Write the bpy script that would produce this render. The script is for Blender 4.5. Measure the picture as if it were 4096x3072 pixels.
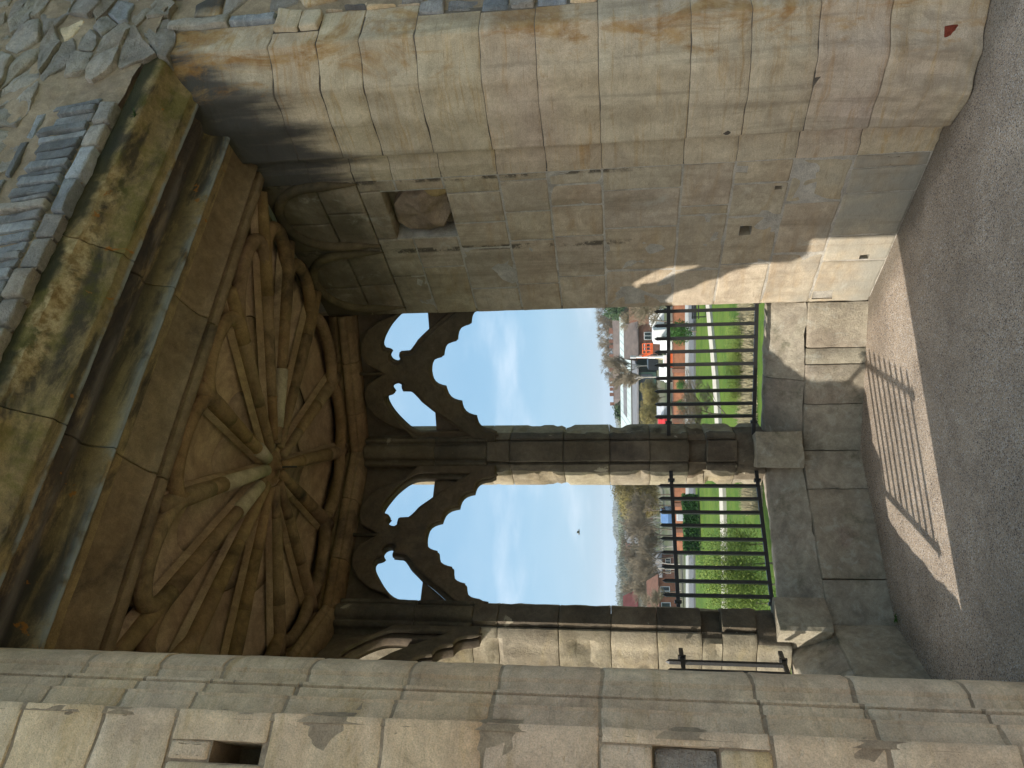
import bpy, bmesh, math, random
from mathutils import Vector, Matrix, noise
R = math.radians
for o in list(bpy.data.objects): bpy.data.objects.remove(o)
scene = bpy.context.scene
COL = scene.collection

# ------------------------------------------------------------------ camera
F_PX, PITCH, ROLL, YAW = 3060.28, 0.13623, -0.01648, 0.55606
CAM = Vector((-1.898, -2.410, 1.60))
fw = Vector((math.sin(YAW)*math.cos(PITCH), math.cos(YAW)*math.cos(PITCH), math.sin(PITCH)))
rt0 = Vector((math.cos(YAW), -math.sin(YAW), 0)); up0 = rt0.cross(fw)
rt = rt0*math.cos(ROLL)+up0*math.sin(ROLL); up = -rt0*math.sin(ROLL)+up0*math.cos(ROLL)
cd = bpy.data.cameras.new('camera'); cam = bpy.data.objects.new('camera', cd); COL.objects.link(cam)
cd.sensor_fit = 'HORIZONTAL'; cd.sensor_width = 36; cd.lens = 36*F_PX/4096
cd.clip_start = 0.05; cd.clip_end = 20000
m = Matrix((-up, rt, -fw)).transposed().to_4x4(); m.translation = CAM     # phone held upright, picture stored sideways
cam.matrix_world = m
scene.camera = cam
scene.render.resolution_x, scene.render.resolution_y = 1024, 768

# ------------------------------------------------------------------ light
SUN_EL = R(34.2); SUN_D = Vector((0.983, -0.18, 0)).normalized()           # way the light travels
w = bpy.data.worlds.new('World'); scene.world = w; w.use_nodes = True
nt = w.node_tree; nt.nodes.clear()
out = nt.nodes.new('ShaderNodeOutputWorld'); bg = nt.nodes.new('ShaderNodeBackground')
sky = nt.nodes.new('ShaderNodeTexSky'); sky.sky_type = 'NISHITA'; sky.sun_disc = False
sky.sun_elevation = SUN_EL; sky.sun_rotation = math.atan2(-SUN_D.x, -SUN_D.y)
sky.air_density = 1.0; sky.dust_density = 0.6; sky.ozone_density = 1.0; sky.altitude = 60
tc = nt.nodes.new('ShaderNodeTexCoord'); sep = nt.nodes.new('ShaderNodeSeparateXYZ')
nt.links.new(tc.outputs['Generated'], sep.inputs[0])
def wm(op, a, b=None, c=None):
    n = nt.nodes.new('ShaderNodeMath'); n.operation = op
    for i, v in enumerate((a, b, c)):
        if v is None: continue
        if isinstance(v, (int, float)): n.inputs[i].default_value = v
        else: nt.links.new(v, n.inputs[i])
    return n.outputs[0]
zc = wm('MAXIMUM', sep.outputs[2], 0.0); den = wm('ADD', zc, 0.16)
cx = nt.nodes.new('ShaderNodeCombineXYZ')
nt.links.new(wm('DIVIDE', sep.outputs[0], den), cx.inputs[0]); nt.links.new(wm('DIVIDE', sep.outputs[1], den), cx.inputs[1])
def wnoise(scale, detail, rough, off):
    mp = nt.nodes.new('ShaderNodeMapping'); mp.inputs['Location'].default_value = off
    nt.links.new(cx.outputs[0], mp.inputs['Vector'])
    n = nt.nodes.new('ShaderNodeTexNoise'); n.inputs['Scale'].default_value = scale
    n.inputs['Detail'].default_value = detail; n.inputs['Roughness'].default_value = rough
    nt.links.new(mp.outputs[0], n.inputs['Vector']); return n.outputs[0]
def wramp(v, a, b):
    n = nt.nodes.new('ShaderNodeMapRange'); n.interpolation_type = 'SMOOTHSTEP'
    n.inputs['From Min'].default_value = a; n.inputs['From Max'].default_value = b
    nt.links.new(v, n.inputs['Value']); return n.outputs[0]
cl1 = wramp(wnoise(1.15, 8, 0.55, (3.1, 1.7, 0)), 0.53, 0.80)          # soft cumulus
cl2 = wramp(wnoise(0.55, 5, 0.6, (0.4, 9.2, 0)), 0.34, 0.70)           # thin patchy veil
def wmix(f, a, b):
    n = nt.nodes.new('ShaderNodeMix'); n.data_type = 'RGBA'
    for sock, v in ((n.inputs['Factor'], f), (n.inputs[6], a), (n.inputs[7], b)):
        if isinstance(v, bpy.types.NodeSocket): nt.links.new(v, sock)
        else: sock.default_value = v if isinstance(v, float) else (*v, 1)
    return n.outputs[2]
dt = nt.nodes.new('ShaderNodeVectorMath'); dt.operation = 'DOT_PRODUCT'; nt.links.new(tc.outputs['Generated'], dt.inputs[0])
dt.inputs[1].default_value = (-SUN_D.x*math.cos(SUN_EL), -SUN_D.y*math.cos(SUN_EL), math.sin(SUN_EL))
aur = wm('POWER', wm('MAXIMUM', dt.outputs['Value'], 0.0), 2.2)        # glow round the out-of-view sun, added to lift light on the jambs
veil = wmix(0.86, sky.outputs[0], (1.12, 2.16, 3.12))
veil = wmix(wm('MULTIPLY', aur, 0.95), veil, (11.5, 11.0, 10.2))                     # high thin cloud evens the sky out; added sun glow mixed in
veil = wmix(wm('MULTIPLY', cl2, 0.35), veil, (2.7, 3.5, 4.15))
skyc = wmix(wm('MULTIPLY', cl1, 0.5), veil, (4.7, 5.0, 5.4))
nt.links.new(skyc, bg.inputs[0]); bg.inputs[1].default_value = 0.105
nt.links.new(bg.outputs[0], out.inputs[0])
sl = bpy.data.lights.new('sun', 'SUN'); so = bpy.data.objects.new('sun', sl); COL.objects.link(so)
sl.energy = 2.6; sl.angle = R(0.53); sl.color = (1.0, 0.955, 0.87)
sd = Vector((SUN_D.x*math.cos(SUN_EL), SUN_D.y*math.cos(SUN_EL), -math.sin(SUN_EL)))
so.rotation_euler = sd.to_track_quat('-Z', 'Y').to_euler()
vs = scene.view_settings; vs.view_transform = 'Standard'; vs.look = 'None'; vs.gamma = 1; vs.exposure = 1.25
scene.render.engine = 'CYCLES'

# ------------------------------------------------------------------ helpers
def ray(x, y): return (fw*F_PX + rt*((3072-y)-1536) + up*(2048-x))
def on_z(x, y, z): d = ray(x, y); return CAM + d*((z-CAM.z)/d.z)
def on_y(x, y, Y): d = ray(x, y); return CAM + d*((Y-CAM.y)/d.y)
def at(x, y, dist): d = ray(x, y); return CAM + d*(dist/math.hypot(d.x, d.y))
def RV(a, b): return (2360+a*.3345, 1180+b*.3345)      # reading scale of the view through the right light
def FV(a, b): return (2400+a*.3436, 1880+b*.3436)      # and through the middle light
def nz(p, s=1.0, off=0.0): return noise.noise(Vector((p[0]*s+off, p[1]*s+off*.7, p[2]*s-off*.3)))

def thing(name, label, cat, loc=(0, 0, 0), group=None):
    o = bpy.data.objects.new(name, None); COL.objects.link(o); o.location = loc
    o.empty_display_size = 0.1; o['label'] = label; o['category'] = cat
    if group: o['group'] = group
    return o
def tag(o, label=None, cat=None, group=None, kind=None):
    if label: o['label'] = label
    if cat: o['category'] = cat
    if group: o['group'] = group
    if kind: o['kind'] = kind
    return o
def wloc(o):
    v = Vector((0, 0, 0))
    while o: v += o.location; o = o.parent
    return v
def mesh(name, vs, fs, mat, parent=None, smooth=True, mats=None, idx=None):
    """world-space vertices -> one object whose origin is the middle of its base"""
    vs = [Vector(v) for v in vs]
    lo = Vector((min(v.x for v in vs), min(v.y for v in vs), min(v.z for v in vs)))
    hi = Vector((max(v.x for v in vs), max(v.y for v in vs), max(v.z for v in vs)))
    c = Vector(((lo.x+hi.x)/2, (lo.y+hi.y)/2, lo.z))
    me = bpy.data.meshes.new(name); me.from_pydata([v-c for v in vs], [], fs)
    bm = bmesh.new(); bm.from_mesh(me); bmesh.ops.recalc_face_normals(bm, faces=bm.faces); bm.to_mesh(me); bm.free()
    for mm in (mats or [mat]): me.materials.append(mm)
    if idx: me.polygons.foreach_set('material_index', idx)
    me.polygons.foreach_set('use_smooth', [smooth]*len(me.polygons))
    me.update()
    o = bpy.data.objects.new(name, me); COL.objects.link(o)
    if parent: o.parent = parent; o.location = c - wloc(parent)
    else: o.location = c
    return o
class MB:
    def __init__(s): s.v = []; s.f = []
    def add(s, vs, fs):
        n = len(s.v); s.v += [Vector(v) for v in vs]; s.f += [tuple(i+n for i in f) for f in fs]; return s
    def box(s, x0, x1, y0, y1, z0, z1):
        return s.add([(x0,y0,z0),(x1,y0,z0),(x1,y1,z0),(x0,y1,z0),(x0,y0,z1),(x1,y0,z1),(x1,y1,z1),(x0,y1,z1)],
                     [(0,3,2,1),(4,5,6,7),(0,1,5,4),(1,2,6,5),(2,3,7,6),(3,0,4,7)])
    def obox(s, c, ax, ay, hx, hy, z0, z1):     # oriented box, ax/ay unit 2D
        P = [Vector((c[0]+ax[0]*i*hx+ay[0]*j*hy, c[1]+ax[1]*i*hx+ay[1]*j*hy, 0)) for i, j in ((-1,-1),(1,-1),(1,1),(-1,1))]
        return s.prism([(p.x, p.y) for p in P], z0, z1)
    def prism(s, poly, z0, z1):
        n = len(poly)
        return s.add([(x,y,z0) for x, y in poly]+[(x,y,z1) for x, y in poly],
                     [tuple(range(n-1,-1,-1)), tuple(range(n,2*n))]+[(i,(i+1)%n,n+(i+1)%n,n+i) for i in range(n)])
    def tube(s, pts, rad, n=6, cap=True):
        pts = [Vector(p) for p in pts]; k = len(pts)
        rad = rad if isinstance(rad, (list, tuple)) else [rad]*k
        t0 = (pts[1]-pts[0]).normalized(); a = t0.orthogonal().normalized(); rings = []
        for i, p in enumerate(pts):
            t = (pts[min(i+1,k-1)]-pts[max(i-1,0)])
            t = t.normalized() if t.length > 1e-9 else t0
            a = a - t*a.dot(t); a = a.normalized() if a.length > 1e-6 else t.orthogonal().normalized()
            b = t.cross(a)
            rings.append([p+(a*math.cos(2*math.pi*j/n)+b*math.sin(2*math.pi*j/n))*rad[i] for j in range(n)])
        vs = [v for r in rings for v in r]; fs = []
        for i in range(k-1):
            for j in range(n): fs.append((i*n+j, i*n+(j+1)%n, (i+1)*n+(j+1)%n, (i+1)*n+j))
        if cap: fs += [tuple(range(n-1,-1,-1)), tuple(range((k-1)*n, k*n))]
        return s.add(vs, fs)
    def build(s, name, mat, parent=None, smooth=False): return mesh(name, s.v, s.f, mat, parent, smooth)

# ------------------------------------------------------------------ materials
class NT:
    def __init__(s, name):
        s.m = bpy.data.materials.new(name); s.m.use_nodes = True; s.t = s.m.node_tree; s.t.nodes.clear()
        s.o = s.n('ShaderNodeOutputMaterial'); s.b = s.n('ShaderNodeBsdfPrincipled'); s.l(s.b.outputs[0], s.o.inputs[0])
        s.geo = s.n('ShaderNodeNewGeometry'); s.info = s.n('ShaderNodeObjectInfo')
    def n(s, t): return s.t.nodes.new(t)
    def l(s, a, b): s.t.links.new(a, b)
    def setv(s, sock, v):
        if hasattr(v, 'bl_idname') or isinstance(v, bpy.types.NodeSocket): s.l(v, sock)
        else: sock.default_value = v
    def math(s, op, a, b=0.0, clamp=False):
        n = s.n('ShaderNodeMath'); n.operation = op; n.use_clamp = clamp; s.setv(n.inputs[0], a); s.setv(n.inputs[1], b); return n.outputs[0]
    def vmath(s, op, a, b):
        n = s.n('ShaderNodeVectorMath'); n.operation = op; s.setv(n.inputs[0], a); s.setv(n.inputs[1], b); return n.outputs[0]
    def noise(s, vec, scale, detail=4, rough=0.55, dist=0.0):
        n = s.n('ShaderNodeTexNoise'); s.l(vec, n.inputs['Vector']); n.inputs['Scale'].default_value = scale
        n.inputs['Detail'].default_value = detail; n.inputs['Roughness'].default_value = rough; n.inputs['Distortion'].default_value = dist
        return n.outputs[0]
    def vor(s, vec, scale, feat='F1', outn=0):
        n = s.n('ShaderNodeTexVoronoi'); n.feature = feat; s.l(vec, n.inputs['Vector']); n.inputs['Scale'].default_value = scale
        return n.outputs[outn]
    def ramp(s, v, a, b, smooth=True):
        n = s.n('ShaderNodeMapRange'); n.interpolation_type = 'SMOOTHSTEP' if smooth else 'LINEAR'
        n.inputs['From Min'].default_value = a; n.inputs['From Max'].default_value = b; s.setv(n.inputs['Value'], v); return n.outputs[0]
    def mix(s, f, a, b, mode='MIX'):
        n = s.n('ShaderNodeMix'); n.data_type = 'RGBA'; n.blend_type = mode
        s.setv(n.inputs['Factor'], f)
        for i, v in ((6, a), (7, b)):
            if isinstance(v, bpy.types.NodeSocket): s.l(v, n.inputs[i])
            else: n.inputs[i].default_value = (v[0], v[1], v[2], 1)
        return n.outputs[2]
    def hsv(s, c, h=0.5, sa=1.0, v=1.0):
        n = s.n('ShaderNodeHueSaturation'); s.setv(n.inputs['Hue'], h); s.setv(n.inputs['Saturation'], sa); s.setv(n.inputs['Value'], v); s.l(c, n.inputs['Color']); return n.outputs[0]
    def bump(s, h, strength, dist):
        n = s.n('ShaderNodeBump'); n.inputs['Strength'].default_value = strength; n.inputs['Distance'].default_value = dist
        s.l(h, n.inputs['Height']); s.l(n.outputs[0], s.b.inputs['Normal'])
    def done(s, col, rough=0.9, spec=0.25):
        s.setv(s.b.inputs['Base Color'], col if isinstance(col, bpy.types.NodeSocket) else (*col, 1))
        s.setv(s.b.inputs['Roughness'], rough); s.b.inputs['Specular IOR Level'].default_value = spec
        return s.m
    def xyz(s, v):
        n = s.n('ShaderNodeSeparateXYZ'); s.l(v, n.inputs[0]); return n.outputs
    def rnd_pos(s, k=23.0):
        mul = s.n('ShaderNodeVectorMath'); mul.operation = 'SCALE'; mul.inputs[0].default_value = (k, k*1.7, k*.6); s.l(s.info.outputs['Random'], mul.inputs['Scale'])
        return s.vmath('ADD', s.geo.outputs['Position'], mul.outputs[0])

def stone_mat(name, base, alt, tint=None, vein=None, veinf=0.0, bed=12, grime=None, grimef=(0.55, 0.75), grimemax=0.8,
              var=0.16, bump=0.5, bscale=70, extra=None, pits=0.0, cont=False, mott=1.0, bdist=0.008):
    t = NT(name); P = t.geo.outputs['Position']; V = t.rnd_pos()
    W_ = P if cont else V
    c = t.mix(t.ramp(t.noise(W_, 2.6, 6, 0.6), 0.32, 0.68), base, alt)
    if tint: c = t.mix(t.math('MULTIPLY', t.ramp(t.noise(W_, 1.3, 3), 0.45, 0.7), 0.5), c, tint)
    if vein:
        mp = t.n('ShaderNodeMapping'); mp.inputs['Scale'].default_value = (1.2, 1.2, bed); mp.inputs['Rotation'].default_value = (0.06, 0.05, 0); t.l(V, mp.inputs['Vector'])
        vn = t.ramp(t.noise(mp.outputs[0], 1.6, 7, 0.68, 0.9), 0.50, 0.72)
        c = t.mix(t.math('MULTIPLY', vn, veinf), c, vein)
        mp2 = t.n('ShaderNodeMapping'); mp2.inputs['Scale'].default_value = (2.2, 2.2, bed*3.2); mp2.inputs['Rotation'].default_value = (-0.08, 0.07, 0); t.l(V, mp2.inputs['Vector'])
        vn2 = t.ramp(t.noise(mp2.outputs[0], 2.2, 6, 0.7, 1.2), 0.55, 0.72)
        c = t.mix(t.math('MULTIPLY', vn2, veinf*0.8), c, (vein[0]*.55, vein[1]*.62, vein[2]*.95))
    c = t.mix(mott*0.6, c, t.mix(1.0, c, t.mix(t.ramp(t.noise(V, 21, 6, 0.72, 0.5), 0.25, 0.75), (0.62, 0.61, 0.62), (1.26, 1.25, 1.22)), 'MULTIPLY'))
    c = t.mix(0.75, c, t.mix(1.0, c, t.mix(t.ramp(t.noise(W_, 5.5, 7, 0.7, 0.8), 0.3, 0.7), (0.74, 0.72, 0.70), (1.16, 1.17, 1.18)), 'MULTIPLY'))
    c = t.mix(1.0, c, t.mix(t.ramp(t.noise(V, 240, 3, 0.6), 0.3, 0.7), (0.85, 0.85, 0.85), (1.12, 1.12, 1.12)), 'MULTIPLY')
    c = t.hsv(c, t.math('ADD', 0.494, t.math('MULTIPLY', t.info.outputs['Random'], 0.012)), t.math('ADD', 0.93, t.math('MULTIPLY', t.math('FRACT', t.math('MULTIPLY', t.info.outputs['Random'], 7.3)), 0.14)),
              t.math('ADD', 1-var, t.math('MULTIPLY', t.math('FRACT', t.math('MULTIPLY', t.info.outputs['Random'], 3.7)), 2*var)))
    if grime:
        g = t.ramp(t.noise(P, 1.7, 8, 0.68, 0.4), *grimef)
        c = t.mix(t.math('MULTIPLY', g, grimemax), c, grime)
    if extra: c = extra(t, c, P, V)
    h = t.math('ADD', t.noise(V, bscale, 6, 0.7), t.math('MULTIPLY', t.noise(V, bscale*4, 3, 0.6), 0.35))
    if pits: h = t.math('SUBTRACT', h, t.math('MULTIPLY', t.ramp(t.noise(V, 45, 2, 0.5), 0.62, 0.75), pits))
    t.bump(h, min(1.0, bump*1.5), bdist)
    return t.done(c, 0.92, 0.2)

def jamb_extra(t, c, P, V):
    X, Y, Z = t.xyz(P)
    # black run-off stain under the head, rust under the outer arris, algae by the ground
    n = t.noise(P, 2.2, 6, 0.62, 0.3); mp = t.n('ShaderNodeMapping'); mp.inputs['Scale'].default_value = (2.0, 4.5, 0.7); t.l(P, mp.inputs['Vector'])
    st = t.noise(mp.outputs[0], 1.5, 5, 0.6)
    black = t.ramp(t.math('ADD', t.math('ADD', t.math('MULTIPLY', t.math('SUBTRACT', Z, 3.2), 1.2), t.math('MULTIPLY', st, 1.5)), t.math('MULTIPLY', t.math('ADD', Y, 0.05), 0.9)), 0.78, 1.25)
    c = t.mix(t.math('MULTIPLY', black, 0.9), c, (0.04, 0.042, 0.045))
    mr = t.n('ShaderNodeMapping'); mr.inputs['Scale'].default_value = (1, 3.2, 1.1); t.l(P, mr.inputs['Vector'])
    rust = t.math('MULTIPLY', t.ramp(t.math('ADD', t.noise(mr.outputs[0], 2.6, 8, 0.7, 0.6), t.math('MULTIPLY', t.math('ADD', Y, 0.20), -0.75)), 0.50, 0.66), 0.8)
    c = t.mix(rust, c, t.mix(t.ramp(t.noise(P, 11, 6, 0.7), 0.35, 0.65), (0.30, 0.14, 0.03), (0.46, 0.29, 0.12)))
    mv = t.n('ShaderNodeMapping'); mv.inputs['Scale'].default_value = (4, 7, 0.35); t.l(P, mv.inputs['Vector'])
    runs = t.ramp(t.noise(mv.outputs[0], 1.8, 6, 0.6, 0.3), 0.54, 0.68)
    c = t.mix(t.math('MULTIPLY', runs, 0.38), c, (0.20, 0.16, 0.115))
    low = t.math('MULTIPLY', t.ramp(t.math('ADD', t.noise(P, 3.0, 6), t.math('MULTIPLY', Z, -0.55)), 0.42, 0.7), 0.6)
    return t.mix(low, c, (0.13, 0.125, 0.085))
def ash_extra(t, c, P, V):
    X, Y, Z = t.xyz(P)
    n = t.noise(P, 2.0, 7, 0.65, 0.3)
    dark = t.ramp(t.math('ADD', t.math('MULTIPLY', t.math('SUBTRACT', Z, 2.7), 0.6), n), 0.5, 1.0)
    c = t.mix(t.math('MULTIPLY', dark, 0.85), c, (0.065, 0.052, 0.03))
    low = t.math('MULTIPLY', t.ramp(t.math('ADD', t.noise(P, 4.0, 6), t.math('MULTIPLY', Z, -0.7)), 0.05, 0.55), 0.75)
    c = t.mix(low, c, (0.30, 0.295, 0.255))
    mv = t.n('ShaderNodeMapping'); mv.inputs['Scale'].default_value = (4, 5, 0.4); t.l(P, mv.inputs['Vector'])
    runs = t.ramp(t.noise(mv.outputs[0], 1.7, 7, 0.66, 0.4), 0.5, 0.68)
    c = t.mix(t.math('MULTIPLY', runs, 0.42), c, (0.17, 0.135, 0.085))
    pale = t.ramp(t.noise(P, 3.3, 7, 0.7, 0.5), 0.58, 0.72)
    c = t.mix(t.math('MULTIPLY', pale, 0.5), c, (0.52, 0.49, 0.41))
    # rough scars where a rib was hacked off
    s1 = t.math('MULTIPLY', t.ramp(t.math('ABSOLUTE', t.math('SUBTRACT', Y, 0.485)), 0.030, 0.010), t.ramp(t.noise(P, 7, 7, 0.75), 0.44, 0.54))
    s2 = t.math('MULTIPLY', t.ramp(t.math('ABSOLUTE', t.math('SUBTRACT', Y, 1.055)), 0.030, 0.010), t.ramp(t.noise(P, 6.4, 7, 0.75), 0.45, 0.55))
    s = t.math('MULTIPLY', t.math('MAXIMUM', s1, s2), t.ramp(Z, 1.3, 1.7))
    return t.mix(t.math('MULTIPLY', s, 0.85), c, (0.055, 0.045, 0.033))
def lintel_extra(t, c, P, V):
    X, Y, Z = t.xyz(P)
    mp = t.n('ShaderNodeMapping'); mp.inputs['Scale'].default_value = (0.8, 3, 3); t.l(P, mp.inputs['Vector'])
    n = t.noise(mp.outputs[0], 2.4, 8, 0.66, 0.5)
    c = t.mix(t.math('MULTIPLY', t.ramp(n, 0.46, 0.62), 0.85), c, (0.035, 0.034, 0.033))
    bandk = t.math('MULTIPLY', t.ramp(t.math('ABSOLUTE', t.math('SUBTRACT', Y, 0.015)), 0.10, 0.06), t.ramp(t.noise(mp.outputs[0], 3.5, 7, 0.7), 0.36, 0.50))
    c = t.mix(t.math('MULTIPLY', bandk, 0.8), c, (0.045, 0.042, 0.04))
    roll = t.math('MULTIPLY', t.ramp(t.math('ABSOLUTE', t.math('SUBTRACT', Y, 0.04)), 0.035, 0.01), t.ramp(t.noise(mp.outputs[0], 2.0, 6, 0.65), 0.42, 0.56))
    c = t.mix(t.math('MULTIPLY', roll, 0.6), c, (0.20, 0.185, 0.16))
    al = t.noise(P, 5, 6, 0.7)
    c = t.mix(t.math('MULTIPLY', t.math('MULTIPLY', t.ramp(al, 0.45, 0.62), t.ramp(Y, -0.06, -0.14)), 0.6), c, (0.12, 0.115, 0.02))
    li = t.ramp(t.noise(P, 6.5, 5, 0.6, 0.6), 0.655, 0.68)
    c = t.mix(t.math('MULTIPLY', li, 0.8), c, (0.34, 0.14, 0.03))
    bz = t.math('MULTIPLY', t.math('MULTIPLY', t.ramp(Y, -0.165, -0.19), t.ramp(X, 0.72, 0.55)), t.ramp(X, -0.62, -0.40))
    bm_ = t.math('MULTIPLY', bz, t.ramp(t.math('ADD', t.noise(P, 4.2, 7, 0.68, 0.4), t.math('MULTIPLY', t.math('ABSOLUTE', t.math('SUBTRACT', Z, 3.825)), -2.2)), 0.40, 0.52))
    c = t.mix(bm_, c, t.mix(t.ramp(t.noise(P, 24, 6, 0.7), 0.35, 0.65), (0.24, 0.16, 0.065), (0.54, 0.42, 0.23)))
    # wet dark algae on the upright face under the slates
    up_ = t.math('MULTIPLY', t.ramp(Y, -0.245, -0.255), t.ramp(t.math('ADD', Z, t.math('MULTIPLY', al, 0.08)), 3.855, 3.90))
    c = t.mix(t.math('MULTIPLY', up_, 0.9), c, (0.032, 0.033, 0.018))
    # pale worn arrises
    lip = t.ramp(t.math('ABSOLUTE', t.math('SUBTRACT', Y, -0.075)), 0.016, 0.004)
    lip2 = t.ramp(t.math('ABSOLUTE', t.math('SUBTRACT', Y, 0.115)), 0.016, 0.004)
    return t.mix(t.math('MULTIPLY', t.math('MAXIMUM', lip, lip2), t.ramp(t.noise(P, 9, 4), 0.35, 0.55)), c, (0.27, 0.29, 0.28))
def crust_extra(t, c, P, V):
    # flaked patches where the black crust has come away
    f = t.ramp(t.noise(P, 7.5, 5, 0.55, 0.5), 0.665, 0.69)
    return t.mix(t.math('MULTIPLY', f, 0.85), c, (0.42, 0.36, 0.26))
def bench_extra(t, c, P, V):
    n = t.noise(P, 5.0, 7, 0.7)
    c = t.mix(t.math('MULTIPLY', t.ramp(n, 0.52, 0.70), 0.6), c, (0.085, 0.09, 0.045))
    c = t.mix(t.math('MULTIPLY', t.ramp(t.noise(P, 9.0, 7, 0.75, 0.6), 0.53, 0.66), 0.55), c, (0.52, 0.49, 0.40))
    c = t.mix(t.math('MULTIPLY', t.ramp(t.noise(P, 3.1, 7, 0.7, 0.6), 0.52, 0.66), 0.5), c, (0.15, 0.135, 0.105))
    r = t.noise(P, 2.1, 4, 0.6)
    return t.mix(t.math('MULTIPLY', t.ramp(r, 0.63, 0.72), 0.25), c, (0.26, 0.13, 0.12))

M = {}
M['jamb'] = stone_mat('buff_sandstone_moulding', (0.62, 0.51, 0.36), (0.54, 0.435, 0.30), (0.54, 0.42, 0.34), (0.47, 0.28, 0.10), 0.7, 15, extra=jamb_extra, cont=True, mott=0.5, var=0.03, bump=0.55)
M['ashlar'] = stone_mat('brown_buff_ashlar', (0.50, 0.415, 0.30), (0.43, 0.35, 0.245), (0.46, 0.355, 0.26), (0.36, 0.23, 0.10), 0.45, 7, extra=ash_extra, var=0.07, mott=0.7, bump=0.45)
M['left'] = stone_mat('grey_buff_sandstone', (0.76, 0.585, 0.385), (0.66, 0.51, 0.35), (0.70, 0.48, 0.32), (0.46, 0.30, 0.12), 0.5, 6, grime=(0.25, 0.235, 0.215), grimef=(0.5, 0.72), grimemax=0.3, var=0.06, cont=True, mott=0.7, bump=0.6, pits=0.4)
M['rubble'] = stone_mat('grey_rubble_stone', (0.48, 0.43, 0.365), (0.36, 0.34, 0.315), (0.46, 0.35, 0.25), (0.44, 0.33, 0.20), 0.3, 5, grime=(0.13, 0.12, 0.085), grimef=(0.52, 0.7), grimemax=0.6, var=0.22, bump=0.9, bscale=38, bdist=0.022)
M['slate'] = stone_mat('blue_grey_slate', (0.37, 0.39, 0.41), (0.24, 0.255, 0.27), (0.34, 0.26, 0.19), (0.58, 0.59, 0.58), 0.5, 14, var=0.35, bump=0.9, bscale=40, bdist=0.016)
M['mortar'] = stone_mat('pale_lime_mortar', (0.55, 0.50, 0.43), (0.44, 0.40, 0.34), var=0.02, grime=(0.16, 0.14, 0.11), grimef=(0.55, 0.7), grimemax=0.6, bump=0.9, bscale=110)
M['mortar_brown'] = stone_mat('sandy_brown_mortar', (0.47, 0.365, 0.25), (0.37, 0.285, 0.195), var=0.02, grime=(0.16, 0.14, 0.10), grimef=(0.5, 0.7), grimemax=0.6, bump=1.0, bscale=90)
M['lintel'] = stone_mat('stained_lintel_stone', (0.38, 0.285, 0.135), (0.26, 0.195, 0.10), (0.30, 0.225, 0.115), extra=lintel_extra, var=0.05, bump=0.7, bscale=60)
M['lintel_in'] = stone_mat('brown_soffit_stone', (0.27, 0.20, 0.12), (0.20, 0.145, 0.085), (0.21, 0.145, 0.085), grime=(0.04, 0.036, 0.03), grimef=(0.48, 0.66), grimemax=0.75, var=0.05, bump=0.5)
M['broken'] = stone_mat('freshly_broken_yellow_stone', (0.52, 0.39, 0.19), (0.38, 0.265, 0.12), (0.40, 0.32, 0.2), grime=(0.10, 0.085, 0.06), grimef=(0.56, 0.7), grimemax=0.7, var=0.04, bump=1.0, bscale=32)
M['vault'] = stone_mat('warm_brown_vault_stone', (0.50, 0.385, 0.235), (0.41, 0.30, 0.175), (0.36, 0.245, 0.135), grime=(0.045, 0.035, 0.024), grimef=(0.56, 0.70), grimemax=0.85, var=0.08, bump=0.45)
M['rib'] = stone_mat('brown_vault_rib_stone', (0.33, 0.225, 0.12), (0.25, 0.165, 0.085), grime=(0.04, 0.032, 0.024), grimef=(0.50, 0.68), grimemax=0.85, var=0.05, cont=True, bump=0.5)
M['newrib'] = stone_mat('pale_replacement_stone', (0.50, 0.42, 0.29), (0.42, 0.35, 0.24), var=0.04, bump=0.3)
M['crust'] = stone_mat('black_crusted_stone', (0.20, 0.16, 0.11), (0.09, 0.075, 0.058), (0.22, 0.16, 0.095), extra=crust_extra, var=0.12, bump=0.7)
M['tracery'] = stone_mat('sooty_brown_tracery_stone', (0.17, 0.125, 0.08), (0.105, 0.085, 0.062), (0.20, 0.135, 0.075), grime=(0.05, 0.045, 0.04), grimef=(0.5, 0.7), grimemax=0.6, var=0.06, bump=0.5)
M['bench'] = stone_mat('grey_green_bench_stone', (0.47, 0.41, 0.305), (0.38, 0.33, 0.25), (0.42, 0.335, 0.255), extra=bench_extra, var=0.12, bump=0.7)
M['mull'] = stone_mat('weathered_cream_mullion_stone', (0.38, 0.325, 0.235), (0.31, 0.26, 0.18), (0.34, 0.27, 0.175), (0.44, 0.33, 0.14), 0.35, 3, grime=(0.045, 0.038, 0.03), grimef=(0.55, 0.70), grimemax=0.75, var=0.1, bump=0.7)
M['mortar_dark'] = stone_mat('dark_joint_mortar', (0.16, 0.135, 0.105), (0.09, 0.075, 0.06), (0.35, 0.31, 0.25), var=0.02, bump=0.9, bscale=110)
M['mortar_pink'] = stone_mat('pinkish_brown_mortar', (0.50, 0.385, 0.27), (0.40, 0.30, 0.20), (0.36, 0.30, 0.23), var=0.02, bump=0.9, bscale=110)
M['stub'] = stone_mat('rough_brown_core_stone', (0.36, 0.265, 0.175), (0.26, 0.19, 0.13), (0.30, 0.20, 0.14), grime=(0.09, 0.075, 0.06), grimef=(0.52, 0.7), grimemax=0.6, var=0.03, bump=1.0, bscale=38)
M['arc'] = stone_mat('dark_arch_stone', (0.20, 0.15, 0.085), (0.13, 0.10, 0.06), grime=(0.045, 0.038, 0.026), grimef=(0.45, 0.65), grimemax=0.8, var=0.05, bump=0.6)
M['weed'] = stone_mat('green_weed', (0.07, 0.16, 0.03), (0.05, 0.11, 0.02), var=0.1, bump=0.0)
M['redbrick'] = stone_mat('red_brick', (0.30, 0.065, 0.045), (0.17, 0.045, 0.035), var=0.02, bump=0.7)

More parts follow.
